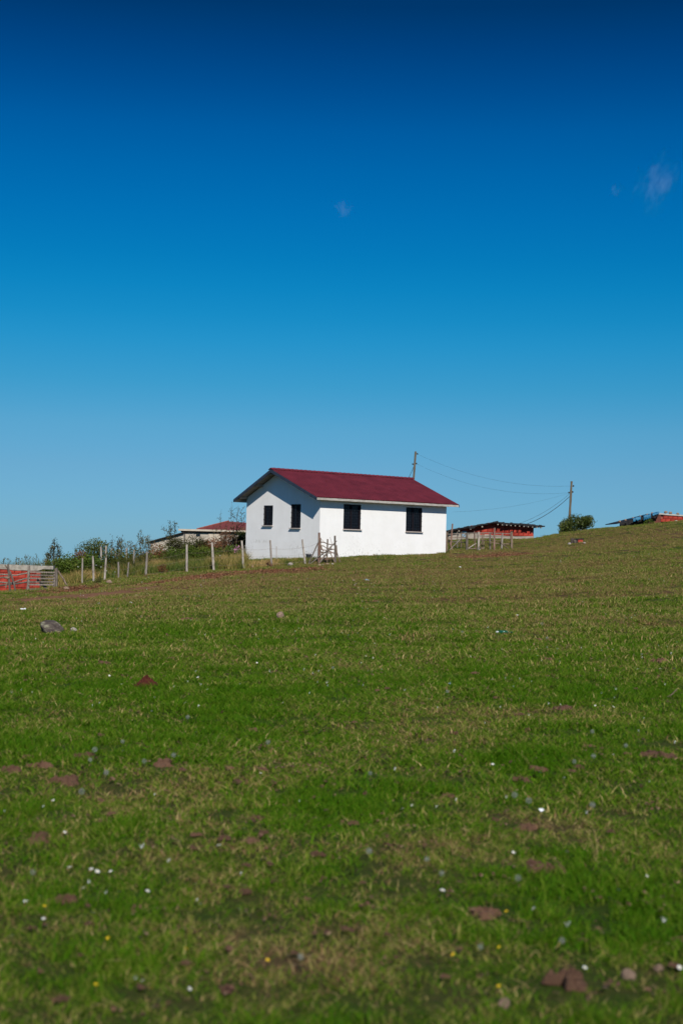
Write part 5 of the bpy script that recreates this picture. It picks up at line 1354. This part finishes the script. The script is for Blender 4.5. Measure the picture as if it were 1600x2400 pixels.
def wedge(n, d0, d1, half=rad(18)):
    d = np.sqrt(rng.uniform(d0 * d0, d1 * d1, n)); a = rng.uniform(-half, half, n)
    return np.sin(a) * d, np.cos(a) * d
def clear_house(x, y, pad=.05):
    c, s_ = math.cos(-HA), math.sin(-HA); lx_, ly_ = x - HX, y - HY
    u, v = lx_ * c - ly_ * s_, lx_ * s_ + ly_ * c
    return ~((u > -pad) & (u < HL + pad) & (v > -pad) & (v < HW + pad))
X, Y, I, S = [], [], [], []
for d0, d1, dens, far in ((3.8, 9, 128, 0), (9, 13, 100, 0), (13, 18, 84, 0), (18, 24, 66, 1), (24, 34, 46, 1), (34, 62, 26, 1), (62, 90, 13, 1)):
    n = int(dens * rad(18) * (d1 * d1 - d0 * d0)); x, y = wedge(n, d0, d1)
    free = np.ones(n, bool)
    if d0 < 34:
        for ob_ in PAT_OBS:
            free &= ((x - ob_[0]) ** 2 + (y - ob_[1]) ** 2) > (ob_[2] * .5 + .03) ** 2
    k = free & clear_house(x, y) & (litter_at(x, y) < rng.random(n) * .9 + .05); x, y = x[k], y[k]; n = len(x)
    lu = lush_at(x, y); q = rng.random(n)
    i = rng.integers(0, 4, n)
    i = np.where(lu + (q - .5) * .3 > .66, rng.integers(4, 6, n), i); i = np.where(lu + (q - .5) * .3 < .27, rng.integers(6, 8, n), i)
    dd = np.hypot(x, y); pick = rng.random(n)
    i = np.where((pick < .7 * smooth01((dd - 5) / 9)) & (lu + (q - .5) * .3 < .75), rng.integers(11, 14, n), i)
    i = np.where(rng.random(n) < .75 * smooth01((dd - 14) / 24), rng.integers(9, 11, n), i)
    i = np.where(rng.random(n) < (.012 if d1 < 30 else .03), 8, i)
    s = rng.uniform(.7, 1.3, n) * (.6 + .8 * fbm(x, y, 3.5, 81)) * (1.0 if d1 < 10 else 1.12 if not far else 1.25)
    X.append(x); Y.append(y); I.append(i); S.append(s)
X, Y, I, S = map(np.concatenate, (X, Y, I, S))
Pz = gz(X, Y); n = len(X)
instancer('grass', np.stack([X, Y, Pz], -1), I, np.stack([rng.normal(size=n) * .06, rng.normal(size=n) * .06, rng.uniform(0, 6.28, n)], -1), S, lush_at(X, Y), PROTO, 'short grazed grass covering the meadow')

# dead leaf flecks and clover heads too many to count
PR2 = bpy.data.collections.new('fleck_prototypes')
for s in range(4):
    rs = np.random.default_rng(300 + s); m = 5
    V, T, t = leaves(rs.normal(size=(m, 3)) * [.02, .02, .004], .023, rs, rs.random(m), up=3, aspect=.6); V[:, 2] = V[:, 2] * .4 + .010
    PR2.objects.link(bpy.data.objects.new('fleck%d' % s, np_mesh('fleck', V, T, mat=M['crumb'], attrs={'tint': t})))
X, Y = [], []
for d0, d1, dens in ((4, 12, 34), (12, 30, 13), (30, 64, 3.5)):
    x, y = wedge(int(dens * rad(18) * (d1 * d1 - d0 * d0)), d0, d1); k = fbm(x, y, .9, 61) + .25 * (rng.random(len(x)) - .5) > .43; X.append(x[k]); Y.append(y[k])
X, Y = np.concatenate(X), np.concatenate(Y); n = len(X)
instancer('leaf_litter', np.stack([X, Y, gz(X, Y) + .012], -1), rng.integers(0, 4, n), np.stack([rng.normal(size=n) * .2, rng.normal(size=n) * .2, rng.uniform(0, 6.28, n)], -1), np.minimum(rng.lognormal(-.15, .35, n), 1.6) * (1 + .022 * Y), np.zeros(n), PR2, 'brown flecks of dead leaf and dry dung in the turf', 'leaf litter')
PR3 = bpy.data.collections.new('clover_prototypes')
mb = MB(); rs = np.random.default_rng(9); V, T, t = leaves(rs.normal(size=(16, 3)) * .005, .009, rs, rs.random(16), aspect=.5)
PR3.objects.link(bpy.data.objects.new('clover', np_mesh('clover', V, T, mat=M['white'], attrs={'tint': t})))
X, Y = [], []
for d0, d1, dens in ((4, 14, 1.2), (14, 32, 1.6), (32, 62, .8)):
    x, y = wedge(int(dens * rad(18) * (d1 * d1 - d0 * d0)), d0, d1); k = fbm(x, y, .5, 71) > .5; X.append(x[k]); Y.append(y[k])
X, Y = np.concatenate(X), np.concatenate(Y); n = len(X)
instancer('clover_flowers', np.stack([X, Y, gz(X, Y) + .035], -1), np.zeros(n), np.stack([np.zeros(n), np.zeros(n), rng.uniform(0, 6.28, n)], -1), rng.uniform(.5, 1.0, n) * (1 + .02 * Y), np.zeros(n), PR3, 'tiny white clover heads sprinkled through the turf', 'clover')
# dead bracken along the fence foot
PR4 = bpy.data.collections.new('bracken_prototypes')
for s in range(3):
    rs = np.random.default_rng(320 + s); m = 40
    V, T, t = leaves(rs.normal(size=(m, 3)) * [.12, .12, .02], .075, rs, rs.random(m), up=2, aspect=.3); V[:, 2] = np.abs(V[:, 2]) * .8
    PR4.objects.link(bpy.data.objects.new('bracken%d' % s, np_mesh('bracken', V, T, mat=M['litter'], attrs={'tint': t})))
x, y = wedge(60000, 52, 80); k = (litter_at(x, y) > .18 + rng.random(60000) * .55) & clear_house(x, y); X, Y = x[k], y[k]; n = len(X)
instancer('dead_bracken', np.stack([X, Y, gz(X, Y)], -1), rng.integers(0, 3, n), np.stack([rng.normal(size=n) * .1, rng.normal(size=n) * .1, rng.uniform(0, 6.28, n)], -1), rng.uniform(.6, 1.2, n), np.zeros(n), PR4, 'rust red dead bracken littered along the fence foot', 'bracken')

# ------------------------------------------------------------------ wisps of cloud
def cloud(px, py, wpx, hpx, dens, label, seed, rot=0.0, thr=.53):
    d = 1500.0; c = at(px, py, d); w, h = wpx / F * d, hpx / F * d
    t = NT('cloud_vapour'); o = t.obj(); mpc = t.n('ShaderNodeMapping'); mpc.inputs['Rotation'].default_value = (0, .6, 0); mpc.inputs['Scale'].default_value = (1.5, 1.0, .8); mpc.inputs['Location'].default_value = (seed * 3.1, 0, seed); t.l(o, mpc.inputs['Vector']); n1 = t.noise(mpc.outputs[0], 1.9, 6, .7)
    ln = t.n('ShaderNodeVectorMath', operation='LENGTH'); t.l(o, ln.inputs[0])
    sh = t.mapr(ln.outputs['Value'], .1, .95, 1, 0)
    k = t.math('MULTIPLY', t.mapr(t.math('ADD', n1, t.math('MULTIPLY', t.math('SUBTRACT', sh, .5), .22)), thr, thr + .16), sh)
    pv = t.n('ShaderNodeVolumePrincipled'); pv.inputs['Color'].default_value = (1, 1, 1, 1); t.l(t.math('MULTIPLY', k, dens), pv.inputs['Density']); t.l(pv.outputs[0], t.out.inputs['Volume'])
    me = rock_mesh('cloud', t.mat, seed, 1.0, 3, .1)
    for v in me.vertices: v.co *= 2.0
    o = link_mesh('cloud', me, None, c, (0, rot, 0), (w / 2, w / 3, h / 2)); tag(o, label, 'cloud', kind='thing')
cloud(806, 490, 92, 84, .010, 'single small faint cloud puff high above the house', 3)
cloud(1535, 430, 190, 230, .0075, 'ragged faint cloud wisp near the right edge of the sky', 5, .35)
cloud(1440, 445, 80, 60, .006, 'very faint little cloud left of the ragged wisp', 7)
